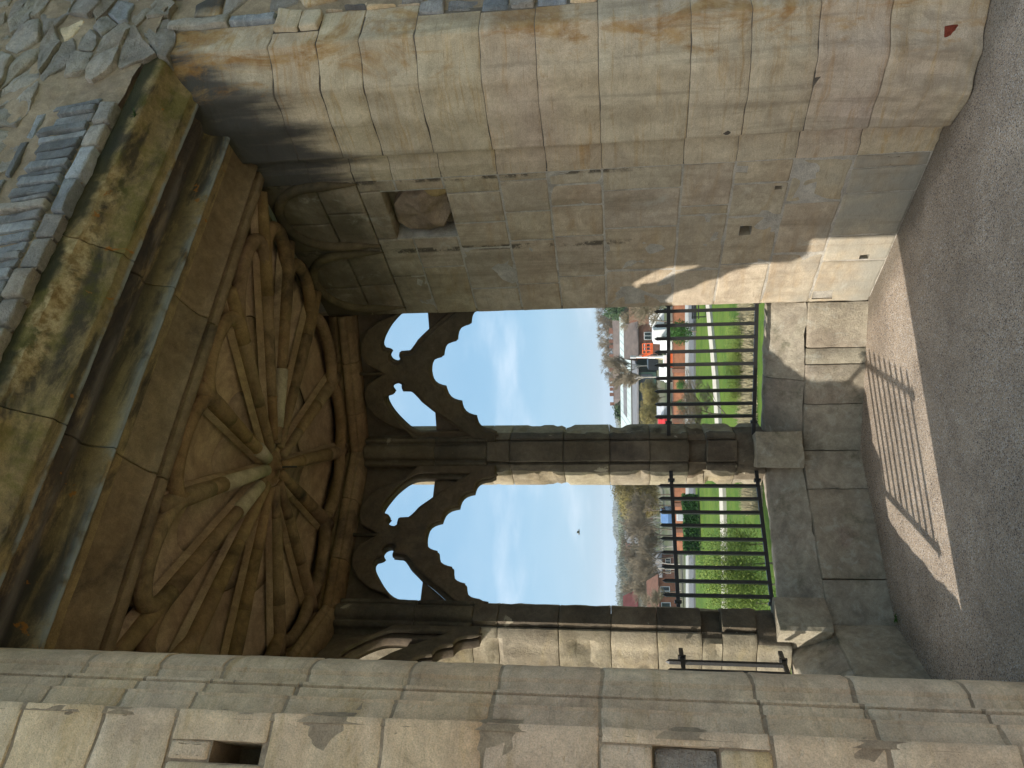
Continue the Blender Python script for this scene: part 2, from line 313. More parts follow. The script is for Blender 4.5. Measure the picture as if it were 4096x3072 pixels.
def gravel_mat():
    t = NT('resin_bound_gravel'); P = t.geo.outputs['Position']
    n = t.n('ShaderNodeTexVoronoi'); t.l(P, n.inputs['Vector']); n.inputs['Scale'].default_value = 230; n.inputs['Randomness'].default_value = 1
    r, g, b = [t.xyz(n.outputs['Color'])[i] for i in range(3)]
    c = t.mix(t.ramp(r, 0.1, 0.9, False), (0.275, 0.22, 0.17), (0.47, 0.38, 0.29))
    c = t.mix(t.ramp(g, 0.80, 0.92), c, (0.44, 0.33, 0.23))
    c = t.mix(t.ramp(b, 0.86, 0.93), c, (0.52, 0.49, 0.46))
    c = t.mix(t.ramp(b, 0.14, 0.06), c, (0.07, 0.06, 0.06))
    c = t.mix(1.0, c, t.mix(t.ramp(t.noise(P, 2.2, 7, 0.7, 0.5), 0.3, 0.7), (0.74, 0.72, 0.70), (1.14, 1.13, 1.12)), 'MULTIPLY')
    X_, Y_, Z_ = t.xyz(P)
    dirt = t.ramp(t.math('ADD', t.math('MULTIPLY', t.math('SUBTRACT', X_, 1.02), 4.0), t.noise(P, 6, 6, 0.7)), 0.55, 1.15)
    c = t.mix(t.math('MULTIPLY', dirt, 0.55), c, (0.10, 0.085, 0.06))
    n2 = t.n('ShaderNodeTexVoronoi'); t.l(P, n2.inputs['Vector']); n2.inputs['Scale'].default_value = 230
    t.bump(t.math('SUBTRACT', 1.0, n2.outputs['Distance']), 0.6, 0.005)
    return t.done(c, 0.8, 0.3)
M['gravel'] = gravel_mat()
def plain(name, a, b=None, scale=3.0, rough=0.85, spec=0.25, metal=0.0, bump=0.0, bscale=40, var=0.0):
    t = NT(name); V = t.rnd_pos(11); b = b or tuple(x*0.8 for x in a)
    c = t.mix(t.ramp(t.noise(V, scale, 5, 0.6), 0.3, 0.7), a, b)
    if var: c = t.hsv(c, 0.5, 1.0, t.math('ADD', 1-var, t.math('MULTIPLY', t.info.outputs['Random'], 2*var)))
    if bump: t.bump(t.noise(V, bscale, 5, 0.6), bump, 0.01)
    t.b.inputs['Metallic'].default_value = metal
    return t.done(c, rough, spec)
M['iron'] = plain('black_painted_iron', (0.012, 0.012, 0.013), (0.02, 0.017, 0.015), 30, 0.45, 0.5, bump=0.3, bscale=150)
def grass_mat(name, a, b, d, sc):
    t = NT(name); P = t.geo.outputs['Position']
    c = t.mix(t.ramp(t.noise(P, sc, 6, 0.65), 0.3, 0.7), a, b)
    c = t.mix(t.math('MULTIPLY', t.ramp(t.noise(P, sc*9, 4, 0.7), 0.45, 0.7), 0.5), c, d)
    wht = t.ramp(t.vor(P, 0.9), 0.10, 0.05)
    c = t.mix(t.math('MULTIPLY', wht, t.ramp(t.noise(P, 0.07, 3), 0.5, 0.6)), c, (0.5, 0.52, 0.45))
    far = t.ramp(t.n('ShaderNodeVectorMath') and (lambda n: (setattr(n, 'operation', 'LENGTH'), t.l(P, n.inputs[0]), n.outputs['Value'])[2])(t.n('ShaderNodeVectorMath')), 84.0, 88.0)
    c = t.mix(far, c, t.mix(t.ramp(t.noise(P, 0.05, 5, 0.6), 0.4, 0.6), (0.14, 0.13, 0.10), (0.10, 0.115, 0.06)))
    t.bump(t.noise(P, 14, 4, 0.7), 0.6, 0.1)
    return t.done(c, 0.9, 0.1)
M['grass'] = grass_mat('spring_lawn', (0.105, 0.165, 0.024), (0.05, 0.105, 0.016), (0.15, 0.165, 0.04), 0.25)
# ================================================================= END MATERIALS

# ================================================================= STRUCTURE
def noise3(p, s, off=0.0): return noise.noise(Vector((p[0]*s+off, p[1]*s-off, p[2]*s+off*.5)))
def sharp(o, ang=38):
    o.data.set_sharp_from_angle(angle=R(ang)); return o

def sweep(name, prof, s0, s1, mapf, mat, parent, amp=0.003, gap=0.004, step=0.06, chip=0.008, modf=None, mats=None, matf=None, wave=0.006):
    """closed 2D profile [(a,b,w)] swept from s0 to s1; w scales surface wear (0 = hidden back)"""
    n = len(prof)
    area = sum(prof[i][0]*prof[(i+1)%n][1]-prof[(i+1)%n][0]*prof[i][1] for i in range(n))
    sg = 1 if area > 0 else -1
    nr = []
    for i in range(n):
        a, b = prof[i-1], prof[(i+1)%n]; t = Vector((b[0]-a[0], b[1]-a[1])); t = t.normalized() if t.length > 1e-9 else Vector((1, 0))
        nr.append(Vector((t.y*sg, -t.x*sg)))
    L = s1-s0-2*gap; k = max(2, int(L/step)); rows = [(0, 1), (0.004, 0)]+[(L*j/k, 0) for j in range(1, k)]+[(L-0.004, 0), (L, 1)]
    V = []
    for r, e in rows:
        for i, (a, b, wt) in enumerate(prof):
            s = s0+gap+r
            p = mapf(a, b, s)
            jw = noise.noise(Vector((a*9, b*9, (s0 if r < L/2 else s1)*9)))*wave
            d = 0.0
            if wt:
                d = (noise3(p, 6)*0.6+noise3(p, 17, 3)*0.45+noise3(p, 46, 8)*0.2)*amp*wt
                if e: d -= 0.0022 + max(0, noise3(p, 11, 5)-.12)*chip
            q = (a+nr[i].x*d, b+nr[i].y*d)
            if modf and wt: q = modf(q[0], q[1], s, i)
            V.append(mapf(q[0], q[1], s+jw))
    Fc = []; idx = []
    for j in range(len(rows)-1):
        for i in range(n):
            Fc.append((j*n+i, j*n+(i+1)%n, (j+1)*n+(i+1)%n, (j+1)*n+i)); idx.append(matf(i, s0+gap+rows[j][0]) if matf else 0)
    Fc += [tuple(range(n-1, -1, -1)), tuple(range((len(rows)-1)*n, len(rows)*n))]; idx += [0, 0]
    return sharp(mesh(name, V, Fc, mat, parent, True, mats, idx if matf else None))

def inset(prof, d):
    n = len(prof); area = sum(prof[i][0]*prof[(i+1)%n][1]-prof[(i+1)%n][0]*prof[i][1] for i in range(n)); sg = 1 if area > 0 else -1; out = []
    for i in range(n):
        a, b = prof[i-1], prof[(i+1) % n]; t = Vector((b[0]-a[0], b[1]-a[1])).normalized()
        out.append((prof[i][0]-t.y*sg*d, prof[i][1]+t.x*sg*d, prof[i][2]))
    return out
def dens(pts, st=0.018):
    out = []
    for i in range(len(pts)-1):
        a, b = pts[i], pts[i+1]; d = math.hypot(b[0]-a[0], b[1]-a[1]); k = max(1, int(d/st))
        out += [(a[0]+(b[0]-a[0])*j/k, a[1]+(b[1]-a[1])*j/k) for j in range(k)]
    return out+[pts[-1]]
def hollow(a, b, depth, nrm, k=7):
    L = Vector(nrm).normalized()
    return [(a[0]+(b[0]-a[0])*j/k+L.x*depth*math.sin(math.pi*j/k), a[1]+(b[1]-a[1])*j/k+L.y*depth*math.sin(math.pi*j/k)) for j in range(k+1)]

def flagstone(name, poly, fr, depth, mat, parent, bev=0.007, amp=0.003, edge=0.0025, seed=0.0, dome=0.0, res=0.045):
    """one stone: outline poly in the (u,v) plane of frame fr=(origin,u,v,n), thickness depth behind the face"""
    o, u, v, n = fr
    c = Vector((sum(p[0] for p in poly)/len(poly), sum(p[1] for p in poly)/len(poly)))
    pts = []
    for i in range(len(poly)):
        a, b = Vector(poly[i]), Vector(poly[(i+1) % len(poly)]); k = max(2, min(10, int((b-a).length/res)))
        for j in range(k):
            # corners keep a small round
            pts.append(a.lerp(b, (j+0.12)/k if j == 0 else j/k))
            if j == k-1: pts.append(a.lerp(b, 1-0.12/k))
    n_ = len(pts)
    def P(q, h): return o+u*q.x+v*q.y+n*h
    rings = []
    spec = [(0, -depth, 0), (0, -bev, 0), (bev*.8, -bev*.2, 1), (bev*2.4, 0, 1), (-.40, 0, 1), (-.72, 0, 1)]
    for ins, h, face in spec:
        rg = []
        for q in pts:
            d = c-q; L = d.length
            f = -ins if ins < 0 else min(0.6, ins/max(L, 1e-6))
            w_ = P(q, 0)
            e = noise3(w_, 14, seed)*edge+noise3(w_, 40, seed)*edge*.5
            q2 = q+d*f - d.normalized()*e*(1 if ins >= 0 else 0)
            hh = h
            if face:
                w2 = P(q2, 0); hh += (noise3(w2, 7, seed)+noise3(w2, 21, seed+4)*.5)*amp + dome*(f if f < 1 else 1)
            rg.append(P(q2, hh))
        rings.append(rg)
    V = [p for r_ in rings for p in r_]; V.append(P(c, noise3(P(c, 0), 7, seed)*amp+dome))
    F_ = []
    for k in range(len(rings)-1):
        for i in range(n_): F_.append((k*n_+i, k*n_+(i+1) % n_, (k+1)*n_+(i+1) % n_, (k+1)*n_+i))
    k = len(rings)-1
    for i in range(n_): F_.append((k*n_+i, k*n_+(i+1) % n_, len(V)-1))
    F_.append(tuple(range(n_-1, -1, -1)))
    return sharp(mesh(name, V, F_, mat, parent, True), 50)
def rect(a0, a1, b0, b1, g=0.004): return [(a0+g, b0+g), (a1-g, b0+g), (a1-g, b1-g), (a0+g, b1-g)]

def cut(o, x0, x1, y0, y1, z0, z1, jit=.006):
    bm = bmesh.new(); vs_ = [bm.verts.new((x+random.uniform(-jit, jit)*(1 if j else 0), y+random.uniform(-jit, jit), z+random.uniform(-jit, jit))) for j, x in enumerate((x0, x1)) for y in (y0, y1) for z in (z0, z1)]
    for f in ((0, 1, 3, 2), (4, 6, 7, 5), (0, 4, 5, 1), (2, 3, 7, 6), (0, 2, 6, 4), (1, 5, 7, 3)): bm.faces.new([vs_[i] for i in f])
    bmesh.ops.recalc_face_normals(bm, faces=bm.faces)
    me = bpy.data.meshes.new('cutter'); bm.to_mesh(me); bm.free(); c = bpy.data.objects.new('cutter', me); COL.objects.link(c)
    md = o.modifiers.new('cut', 'BOOLEAN'); md.object = c; md.operation = 'DIFFERENCE'; md.solver = 'EXACT'
    bpy.context.view_layer.update(); dg = bpy.context.evaluated_depsgraph_get()
    new = bpy.data.meshes.new_from_object(o.evaluated_get(dg)); o.modifiers.clear(); o.data = new
    bpy.data.objects.remove(c); return o
random.seed(7)
XR, XL, XC = 1.24, -1.40, -0.08
ZTOP = 3.87
CZ = [0, .37, .67, .965, 1.235, 1.66, 1.955, 2.223, 2.535, 2.81, 3.03, 3.275, 3.60]
WALL_Y = -0.27
# bay outline (inner faces): right wall end, two mullion corners, left wall end
P0, P1, P2, P3 = Vector((1.24, 1.70)), Vector((0.53, 2.41)), Vector((-0.63, 2.41)), Vector((-1.40, 1.64))

# ---------------- floor
def floor():
    vs, fs = [], []; nx, ny = 60, 60
    for j in range(ny+1):
        for i in range(nx+1):
            x = -6+12*i/nx; y = -7+9.75*j/ny
            vs.append((x, y, 0.006*noise3((x, y, 0), 1.3)))
    for j in range(ny):
        for i in range(nx): a = j*(nx+1)+i; fs.append((a, a+1, a+nx+2, a+nx+1))
    return tag(mesh('gravel_floor', vs, fs, M['gravel']), kind='structure')
floor()

# ---------------- right reveal: moulded jamb + ashlar
rw = thing('reveal_wall', 'pale sandstone ashlar side wall with a broken boulder hole, right of the barred windows', 'stone wall', (1.4, 0.7, 0))
face = dens([(1.47, -.264), (1.41, -.268)], .03)+dens([(1.398, -.262)]+hollow((1.395, -.255), (1.286, -.128), .015, (.757, .65))+[(1.281, -.122), (1.262, -.104), (1.257, -.080)])
face += hollow((1.256, -.076), (1.228, .055), .010, (1, .2))+[(1.226, .075)]+hollow((1.224, .09), (1.216, .272), .010, (1, 0))
face += [(1.215, .280), (1.220, .292), (1.254, .304), (1.266, .340), (1.258, .385), (1.241, .402), (1.240, .44), (1.240, .478)]
def foot(a, b, s_, i):
    if s_ < .62 and b < .47:
        fd = max(0, min(1, (.46-b)/.30)); k = fd*fd*(3-2*fd)*max(0, 1-s_/.62)**1.6*(.080+.03*noise3((b, s_, 0), 5)+.012*noise3((b, s_, a), 19))
        er = max(0, noise3((b*1.0, s_*2.2, 4), 4.5)-.05)*.05*(1 if .08 < s_ < .34 else 0)
        return (a-k+er*fd, b-k*.35)
    return (a, b)
for i in range(len(CZ)-1):
    fw_ = 1.50+random.random()*.16; zt_ = CZ[i+1] if i < len(CZ)-2 else ZTOP
    pr = [(fw_, -.264, 1), (1.48, -.264, 1)]+[(a, b, 1.0) for a, b in face]+[(1.45, .478, 0), (fw_, .2, 0)]
    sweep('jamb_stone', pr, CZ[i], zt_, lambda a, b, s: Vector((a, b, s)), M['jamb'], rw, amp=.009 if i < 2 else .005, gap=.0016, chip=.010 if i > 6 else .005, wave=.005, modf=foot if i < 2 else None, step=.03 if i < 2 else .06)
    zq = [CZ[i], CZ[i]+(zt_-CZ[i])*random.uniform(.4, .6), zt_]
    for za, zb in zip(zq[:-1], zq[1:]):
        flagstone('quoin_stone', [(fw_+.008, za+.006), (1.672+random.uniform(-.02, .02), za+.008), (1.672+random.uniform(-.02, .02), zb-.006), (fw_+.008+random.uniform(0, .02), zb-.006)], (Vector((0, -.272+random.uniform(-.02, .012), 0)), Vector((1, 0, 0)), Vector((0, 0, 1)), Vector((0, -1, 0))), .1, M[random.choice(['rubble', 'jamb', 'left', 'slate'])], rw, bev=.008, amp=.012, edge=.009, seed=za)
FOOT = None
VJ = [[.48, .57, .75, 1.08, 1.30, 1.70], [.48, .80, 1.22, 1.70], [.48, .64, .89, 1.30, 1.70], [.48, .79, .86, 1.34, 1.70], [.48, .64, .94, 1.32, 1.70],
      [.48, .58, .74, .99, 1.36, 1.70], [.48, .53, .77, 1.01, 1.42, 1.70], [.48, .60, .84, 1.06, 1.45, 1.70], [.48, .56, .95, 1.22, 1.70], [.48, .56, .95, 1.30, 1.70], [.48, .72, 1.03, 1.38, 1.70], [.48, .80, 1.03, 1.40, 1.70]]
fr = (Vector((XR, 0, 0)), Vector((0, 1, 0)), Vector((0, 0, 1)), Vector((-1, 0, 0)))
for i, js in enumerate(VJ):
    for a, b in zip(js[:-1], js[1:]):
        z0, z1 = CZ[i], CZ[i+1]
        if i == 8 and a == .56: continue
        if i == 9 and a == .56: z0 = 2.90
        g = .0038
        poly = rect(a, b, z0, z1, g)
        holes = None
        if i == 0 and a == .75:  poly = rect(a, b, z0, z1, g)
        off = random.uniform(-.0035, .0005)
        if i == 0: off -= .004
        f2 = (fr[0]+Vector((off, 0, 0)), fr[1], fr[2], fr[3])
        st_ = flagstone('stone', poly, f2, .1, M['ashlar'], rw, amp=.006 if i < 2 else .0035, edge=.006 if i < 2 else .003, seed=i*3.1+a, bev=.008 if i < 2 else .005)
        if i == 2 and a == .89: cut(st_, 1.2, 1.5, .968, 1.045, .815, .885)
        if i == 2 and a == .64: cut(st_, 1.2, 1.32, .665, .695, .70, .74)
        if i == 2 and a == .48: cut(st_, 1.2, 1.32, .51, .56, .90, .96)
        if i == 0 and a == 1.08: cut(st_, 1.2, 1.4, 1.25, 1.295, .105, .16)
        if i == 0 and a == 1.30: cut(st_, 1.2, 1.36, 1.58, 1.66, .24, .36, .02)
MB().box(1.2412, 1.9, .46, 1.66, 0, 2.53).box(1.2412, 1.9, .46, .565, 2.53, 2.905).box(1.2412, 1.9, .945, 1.66, 2.53, 2.905).box(1.2412, 1.9, .46, 1.66, 2.905, 3.94).build('mortar_core', M['mortar'], rw)
for q_ in ((.968, 1.045, .815, .885), (1.25, 1.295, .105, .16), (.665, .695, .70, .74)): cut([o for o in rw.children if o.name.startswith('mortar_core')][0], 1.2, 1.36, *q_)
sweep('joint_mortar', inset([(1.47, -.264, 1)]+[(p, q, 1.0) for p, q in face]+[(1.6, .478, 0), (1.6, -.262, 0)], .003), 0, 3.8, lambda a, b, s: Vector((a, b, s)), M['mortar_dark'], rw, amp=.002, step=.3)
MB().box(1.36, 1.88, .54, .97, 2.51, 2.93).build('hole_back', M['mortar_brown'], rw)
# rough stone left in the hacked-out hole
def lump(name, c, rx, ry, rz, mat, parent, seed, rough=.22, k=2):
    bm = bmesh.new(); bmesh.ops.create_icosphere(bm, subdivisions=k+1, radius=1)
    vs = []
    for v in bm.verts:
        p = v.co.normalized(); d = 1+noise3(p, 1.4, seed)*rough+noise3(p, 4, seed)*rough*.35
        q = Vector((p.x*rx, p.y*ry, p.z*rz))*d; vs.append(q+Vector(c))
    fs = [tuple(x.index for x in f.verts) for f in bm.faces]; bm.free()
    return sharp(mesh(name, vs, fs, mat, parent, True), 30)
flagstone('broken_stub', [(.575, 2.56), (.66, 2.545), (.80, 2.55), (.90, 2.60), (.935, 2.70), (.92, 2.82), (.85, 2.885), (.72, 2.875), (.62, 2.80), (.585, 2.68)], (Vector((1.272, 0, 0)), Vector((0, 1, 0)), Vector((0, 0, 1)), Vector((-1, 0, 0))), .12, M['stub'], rw, bev=.02, amp=.045, edge=.014, seed=3.3, dome=.02, res=.03)
lump('broken_stub', (1.30, .60, 2.60), .045, .05, .10, M['broken'], rw, 9.1, .3)
# end of the wall where the window begins
MB().prism([(1.245, 1.655), (1.245, 1.70), (1.46, 1.915), (2.1, 1.915), (2.1, 1.655)], -5.2, 3.945).build('end_block', M['mull'], rw)
# small brick let into the foot of the jamb
flagstone('brick', rect(-.027, .027, .105, .16, 0), (Vector((1.262, -.175, 0)), Vector((.62, -.78, 0)), Vector((0, 0, 1)), Vector((-.78, -.62, 0))), .03, M['redbrick'], rw, bev=.006, amp=.008, edge=.006)
# two blind arches under the vault on this wall
for c_, hw in ((.74, .25), (1.335, .28)):
    pts = []
    for j in range(17):
        a = math.pi*j/16; pts.append((1.232, c_-hw*math.cos(a), 3.22+.34*math.sin(a)**.8))
    MB().tube([(1.232, c_-hw, 3.02)]+pts+[(1.232, c_+hw, 3.02)], [.004]+[.03]*17+[.004], 8).build('blind_arch', M['arc'], rw, True)

# ---------------- left jamb and the face of the room wall beside it
lw = thing('jamb_wall', 'grey-buff moulded stone jamb left of the window, square holes in its face', 'stone wall', (-1.7, 0, 0))
A0, A1 = Vector((-1.415, -.02)), Vector((-1.612, -.282)); E_ = A1-A0; NI = Vector((-.8, .6))
def lj(f, d=0.0): q = A0+E_*f+NI*d; return (q.x, q.y)
lf = [(-1.40, .478), (-1.40, .25), (-1.40, .03)]+[lj(0), lj(.06, -.004), lj(.14, -.004), lj(.21, 0), lj(.225, .012)]
lf += [lj(.25+.18*j/6, .012+.016*math.sin(math.pi*j/6)) for j in range(7)]+[lj(.44, 0), lj(.465, .004), lj(.475, .024), lj(.51, .024), lj(.525, .002)]
lf += [lj(.54+.15*j/5, .002+.014*math.sin(math.pi*j/5)) for j in range(6)]+[lj(.70, -.002), lj(.715, .006)]
lf += [lj(.73+.25*j/7, .006+.018*math.sin(math.pi*j/7)) for j in range(8)]+[lj(.99, -.001), (-1.618, -.283), (-1.632, -.282)]
def rag(a, b, s_, i):
    if -1.72 < a < -1.585 and b < -.22:
        f = 1-abs(a+1.622)/.10; k = max(0, noise3((s_*1.0, 2, 0), 6.5)+.5*noise3((s_, a*4, 0), 19)-.14)*max(0, f)
        return (a, b+.030*k)
    return (a, b)
for i in range(len(CZ)-1):
    ex = -1.86-random.random()*.2
    if i == 8: ex = -1.683
    if i == 4: ex = -1.643
    pr = [(a, b, 1.0) for a, b in lf]+[(max(ex, -1.645), -.282, 1)]+[(x_, -.283, 1) for x_ in (-1.67, -1.70, -1.73, -1.76, -1.80) if x_ > ex+.01]+[(ex, -.282, 1), (ex, -.1, 0), (-1.5, .478, 0)]
    sweep('jamb_stone', pr, CZ[i], CZ[i+1] if i < len(CZ)-2 else ZTOP, lambda a, b, s: Vector((a, b, s)), M['left'], lw, modf=rag, step=.03, amp=.004, gap=.0045, chip=.012, wave=.008)
    frl = (Vector((0, -.284+random.uniform(-.004, .004), 0)), Vector((1, 0, 0)), Vector((0, 0, 1)), Vector((0, -1, 0)))
    xs = [ex, ex-.35-random.random()*.2, ex-.9-random.random()*.2, -3.0]
    for b, a in zip(xs[:-1], xs[1:]):
        if i == 8 and b == ex:
            flagstone('stone', rect(-1.735, ex, 2.69, CZ[i+1]), frl, .1, M['left'], lw, seed=i+.5); flagstone('stone', rect(a, -1.735, CZ[i], CZ[i+1]), frl, .12, M['left'], lw, seed=i+.7)
        elif i == 4 and b == ex:
            flagstone('stone', rect(a, b, CZ[i], 1.365), frl, .1, M['left'], lw, seed=i+.1); flagstone('stone', rect(a, b, 1.525, CZ[i+1]), frl, .1, M['left'], lw, seed=i+.2)
            flagstone('rough_fill', rect(a, b, 1.365, 1.525), (frl[0]+Vector((0, .03, 0)), *frl[1:]), .06, M['rubble'], lw, amp=.012, seed=2.2)
        else: flagstone('stone', rect(a, b, CZ[i], CZ[i+1], .005), frl, .1, M['left'], lw, amp=.006, edge=.006, bev=.009, seed=i*1.3+a)
MB().box(-3.0, -1.63, -.2785, .34, 0, 1.362).box(-3.0, -1.63, -.24, .34, 1.362, 1.528).box(-3.0, -1.63, -.2785, .34, 1.528, 2.548).box(-3.0, -1.63, -.2785, .34, 2.688, 7).box(-3.0, -1.737, -.2785, .34, 2.548, 2.688).box(-1.75, -1.60, -.10, .34, 2.535, 2.70).build('mortar_core', M['mortar_pink'], lw)
sweep('joint_mortar', inset([(p, q, 1.0) for p, q in lf]+[(-1.64, -.1, 0), (-1.5, .478, 0)], .0025), 0, 3.8, lambda a, b, s: Vector((a, b, s)), M['mortar_pink'], lw, amp=.003, step=.3)
MB().prism([(-1.41, .34), (-1.40, 1.56), (-1.50, 1.60), (-1.62, 1.58), (-1.62, .34)], -5.2, 3.945).build('return_wall', M['mull'], lw)

MB().prism([(-1.40, 1.555), (-1.50, 1.60), (-1.62, 1.585), (-1.62, 1.76), (-1.50, 1.80), (-1.37, 1.665)], 2.44, 3.7).build('sun_gap_filler', M['tracery'], lw)  # unseen filler added to stop a strip of sun passing the tracery edge
# ---------------- lintel
li = thing('lintel', 'stained moulded stone lintel over the bay, its outer edge broken away to yellow stone', 'lintel', (0, 0, 3.6))
lp = [(-.268, 3.905), (-.268, 3.86), (-.268, 3.825), (-.262, 3.812)]+hollow((-.256, 3.806), (-.128, 3.712), .024, (.55, .83))+[(-.122, 3.708), (-.100, 3.705), (-.080, 3.690), (-.070, 3.690), (-.064, 3.702)]
lp += [(-.055, 3.735), (-.035, 3.752), (-.005, 3.742), (.015, 3.722), (.035, 3.716), (.055, 3.724), (.075, 3.722), (.092, 3.690), (.100, 3.640), (.106, 3.604), (.118, 3.598), (.130, 3.604)]
lp += hollow((.145, 3.624), (.33, 3.575), .012, (.1, 1))+[(.338, 3.56), (.350, 3.552), (.360, 3.556), (.366, 3.60), (.378, 3.604), (.386, 3.552), (.40, 3.540), (.425, 3.538), (.445, 3.550), (.452, 3.58), (.452, 3.62)]
prl = [(a, b, 1.0) for a, b in lp]+[(.452, 3.9, 0), (.2, 3.95, 0)]
NB = 12
def brk(a, b, s, i):
    if i < NB and -1.45 < s < .70:
        f = min(1, (.70-s)/.12)*min(1, (s+1.45)/.1)
        k = (0.45+0.55*noise3((s, 0, 0), 3.1, 2)+.30*noise3((s, a, b), 11, 7)+.16*noise3((s, a, b), 34, 1))*f
        k = max(0, k)
        edge = max(0, 1-abs(i-3.5)/5.0)
        return (a+.075*k*edge+.008*noise3((s, a, b), 30), b+.055*k*edge+.006*noise3((s, a, b), 22, 5))
    return (a, b)
def lmat(i, s):
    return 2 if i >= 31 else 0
for a, b in ((.22, 1.46), (-.60, .22), (-1.47, -.60)):
    sweep('lintel_stone', prl, a, b, lambda p, q, s: Vector((s, p, q)), M['lintel'], li, amp=.005, gap=.0025, step=.03, modf=brk, mats=[M['lintel'], M['broken'], M['lintel_in']], matf=lmat, chip=.008, wave=.004)

# ---------------- rubble wall above and beside
ru = thing('rubble_wall', 'rough rubble wall of grey stones and upright slates above the lintel', 'stone wall', (0.6, 0, 3.9))
frw = (Vector((0, WALL_Y, 0)), Vector((1, 0, 0)), Vector((0, 0, 1)), Vector((0, -1, 0)))
def frame_off(d): return (frw[0]-Vector((0, d, 0)), *frw[1:])
random.seed(21)
# header course
x = 1.02
while x > -1.7:
    wd = random.uniform(.13, .24); z1 = 3.985+random.uniform(-.012, .02)
    flagstone('header_stone', [(x-wd+.006, 3.912), (x-.006, 3.912+random.uniform(0, .006)), (x-.006+random.uniform(-.01, .01), z1), (x-wd+.006, z1+random.uniform(-.006, .006))], frame_off(random.uniform(.030, .044)), .12, M[random.choice(['rubble', 'slate', 'rubble'])], ru, amp=.006, edge=.005, seed=x)
    x -= wd
# upright slates
x = 1.06
while x > -1.75:
    wd = random.uniform(.032, .070); z0 = 4.004+random.uniform(0, .015); z1 = 4.21+random.uniform(-.025, .03); sl = random.uniform(.015, .05)
    flagstone('slate', [(x-wd+.004, z0), (x-.005, z0+random.uniform(-.004, .004)), (x-.005-sl+random.uniform(-.006, .006), z1), (x-wd+.006-sl, z1+random.uniform(-.015, .015))], frame_off(random.uniform(.032, .048)), .1, M[random.choice(['slate']*6+['rubble'])], ru, amp=.006, edge=.004, bev=.005, seed=x*3, res=.05)
    x -= wd+random.uniform(.001, .006)
# flat slate course over them
x = 1.0
while x > -1.6:
    wd = random.uniform(.12, .26); z0 = 4.275+(1.0-x)*.02+random.uniform(-.01, .01); h = random.uniform(.03, .05)
    if random.random() < .8:
        flagstone('slate', [(x-wd+.01, z0), (x-.01, z0), (x-.02, z0+h), (x-wd+.02, z0+h*.8)], frame_off(random.uniform(.015, .03)), .1, M['slate'], ru, amp=.005, edge=.006, seed=x*2)
    x -= wd
# the rest: irregular stones
def vor_cells(x0, x1, z0, z1, sx, sz, seed):
    rnd = random.Random(seed); nx, nz_ = int((x1-x0)/sx)+1, int((z1-z0)/sz)+1; S = {}
    for j in range(-1, nz_+1):
        for i in range(-1, nx+1):
            S[i, j] = Vector((x0+(i+.5+rnd.uniform(-.46, .46)+(.5 if j % 2 else 0))*sx, z0+(j+.5+rnd.uniform(-.42, .42))*sz))
    for k in [k for k in S if rnd.random() < .22]: del S[k]
    for (i, j), p in S.items():
        if not (0 <= i < nx and 0 <= j < nz_): continue
        poly = [Vector((p.x-sx*1.4, p.y-sz*1.4)), Vector((p.x+sx*1.4, p.y-sz*1.4)), Vector((p.x+sx*1.4, p.y+sz*1.4)), Vector((p.x-sx*1.4, p.y+sz*1.4))]
        for di in range(-2, 3):
            for dj in range(-2, 3):
                q = S.get((i+di, j+dj))
                if q is None or (di == 0 and dj == 0): continue
                # anisotropic metric so courses stay flat
                mid = (p+q)/2; nn = Vector(((q-p).x/sx**2, (q-p).y/sz**2)); new = []
                for k in range(len(poly)):
                    a, b = poly[k], poly[(k+1) % len(poly)]; da, db = (a-mid).dot(nn), (b-mid).dot(nn)
                    if da <= 0: new.append(a)
                    if (da < 0 < db) or (db < 0 < da): new.append(a+(b-a)*(da/(da-db)))
                poly = new
                if len(poly) < 3: break
            if len(poly) < 3: break
        if len(poly) >= 3: yield p, poly, rnd
def shrink(poly, g):
    c = sum(poly, Vector((0, 0)))/len(poly)
    return [(p+(c-p).normalized()*min(g, (c-p).length*.4)) for p in poly]
def tidy(poly):
    out = []
    for p in poly:
        if not out or (p-out[-1]).length > .012: out.append(p)
    return out
for p, poly, rnd in vor_cells(-1.2, 2.75, 4.33, 5.7, .25, .115, 4):
    if p.y < 4.34+max(0, (1.0-p.x))*.02: continue
    poly = tidy(shrink(poly, rnd.uniform(.002, .018)))
    if len(poly) < 3 or rnd.random() < .03: continue
    flagstone('rubble_stone', poly, frame_off(rnd.uniform(.012, .045)), .14, M[rnd.choice(['rubble']*9+['slate', 'left'])], ru, bev=.006, amp=.024, edge=.016, seed=p.x*5)
for p, poly, rnd in vor_cells(1.13, 2.75, 3.915, 4.33, .20, .105, 9):
    poly = tidy(shrink(poly, rnd.uniform(.006, .012)))
    if len(poly) < 3 or min(q[0] for q in poly) < 1.075: continue
    if 1.14 < p.x < 1.22 and 3.95 < p.y < 4.05: continue
    flagstone('rubble_stone', poly, frame_off(rnd.uniform(.008, .04)), .14, M[rnd.choice(['rubble']*5+['slate', 'left'])], ru, bev=.006, amp=.022, edge=.014, seed=p.x*5)
for p, poly, rnd in vor_cells(1.66, 2.7, 0.0, 3.915, .21, .14, 12):
    poly = tidy(shrink([Vector((max(q.x, 1.67), min(max(q.y, 0.0), 3.91))) for q in poly], rnd.uniform(.006, .012)))
    if len(poly) < 3 or max(q.x for q in poly)-min(q.x for q in poly) < .05 or max(q.y for q in poly)-min(q.y for q in poly) < .04: continue
    flagstone('rubble_stone', poly, frame_off(rnd.uniform(-.03, .02)), .14, M[rnd.choice(['rubble', 'left', 'jamb', 'slate'])], ru, bev=.012, amp=.01, edge=.007, seed=p.x*5)
MB().box(-3.0, 3.5, WALL_Y+.02, .42, 3.91, 7.0).build('wall_core', M['mortar_brown'], ru)
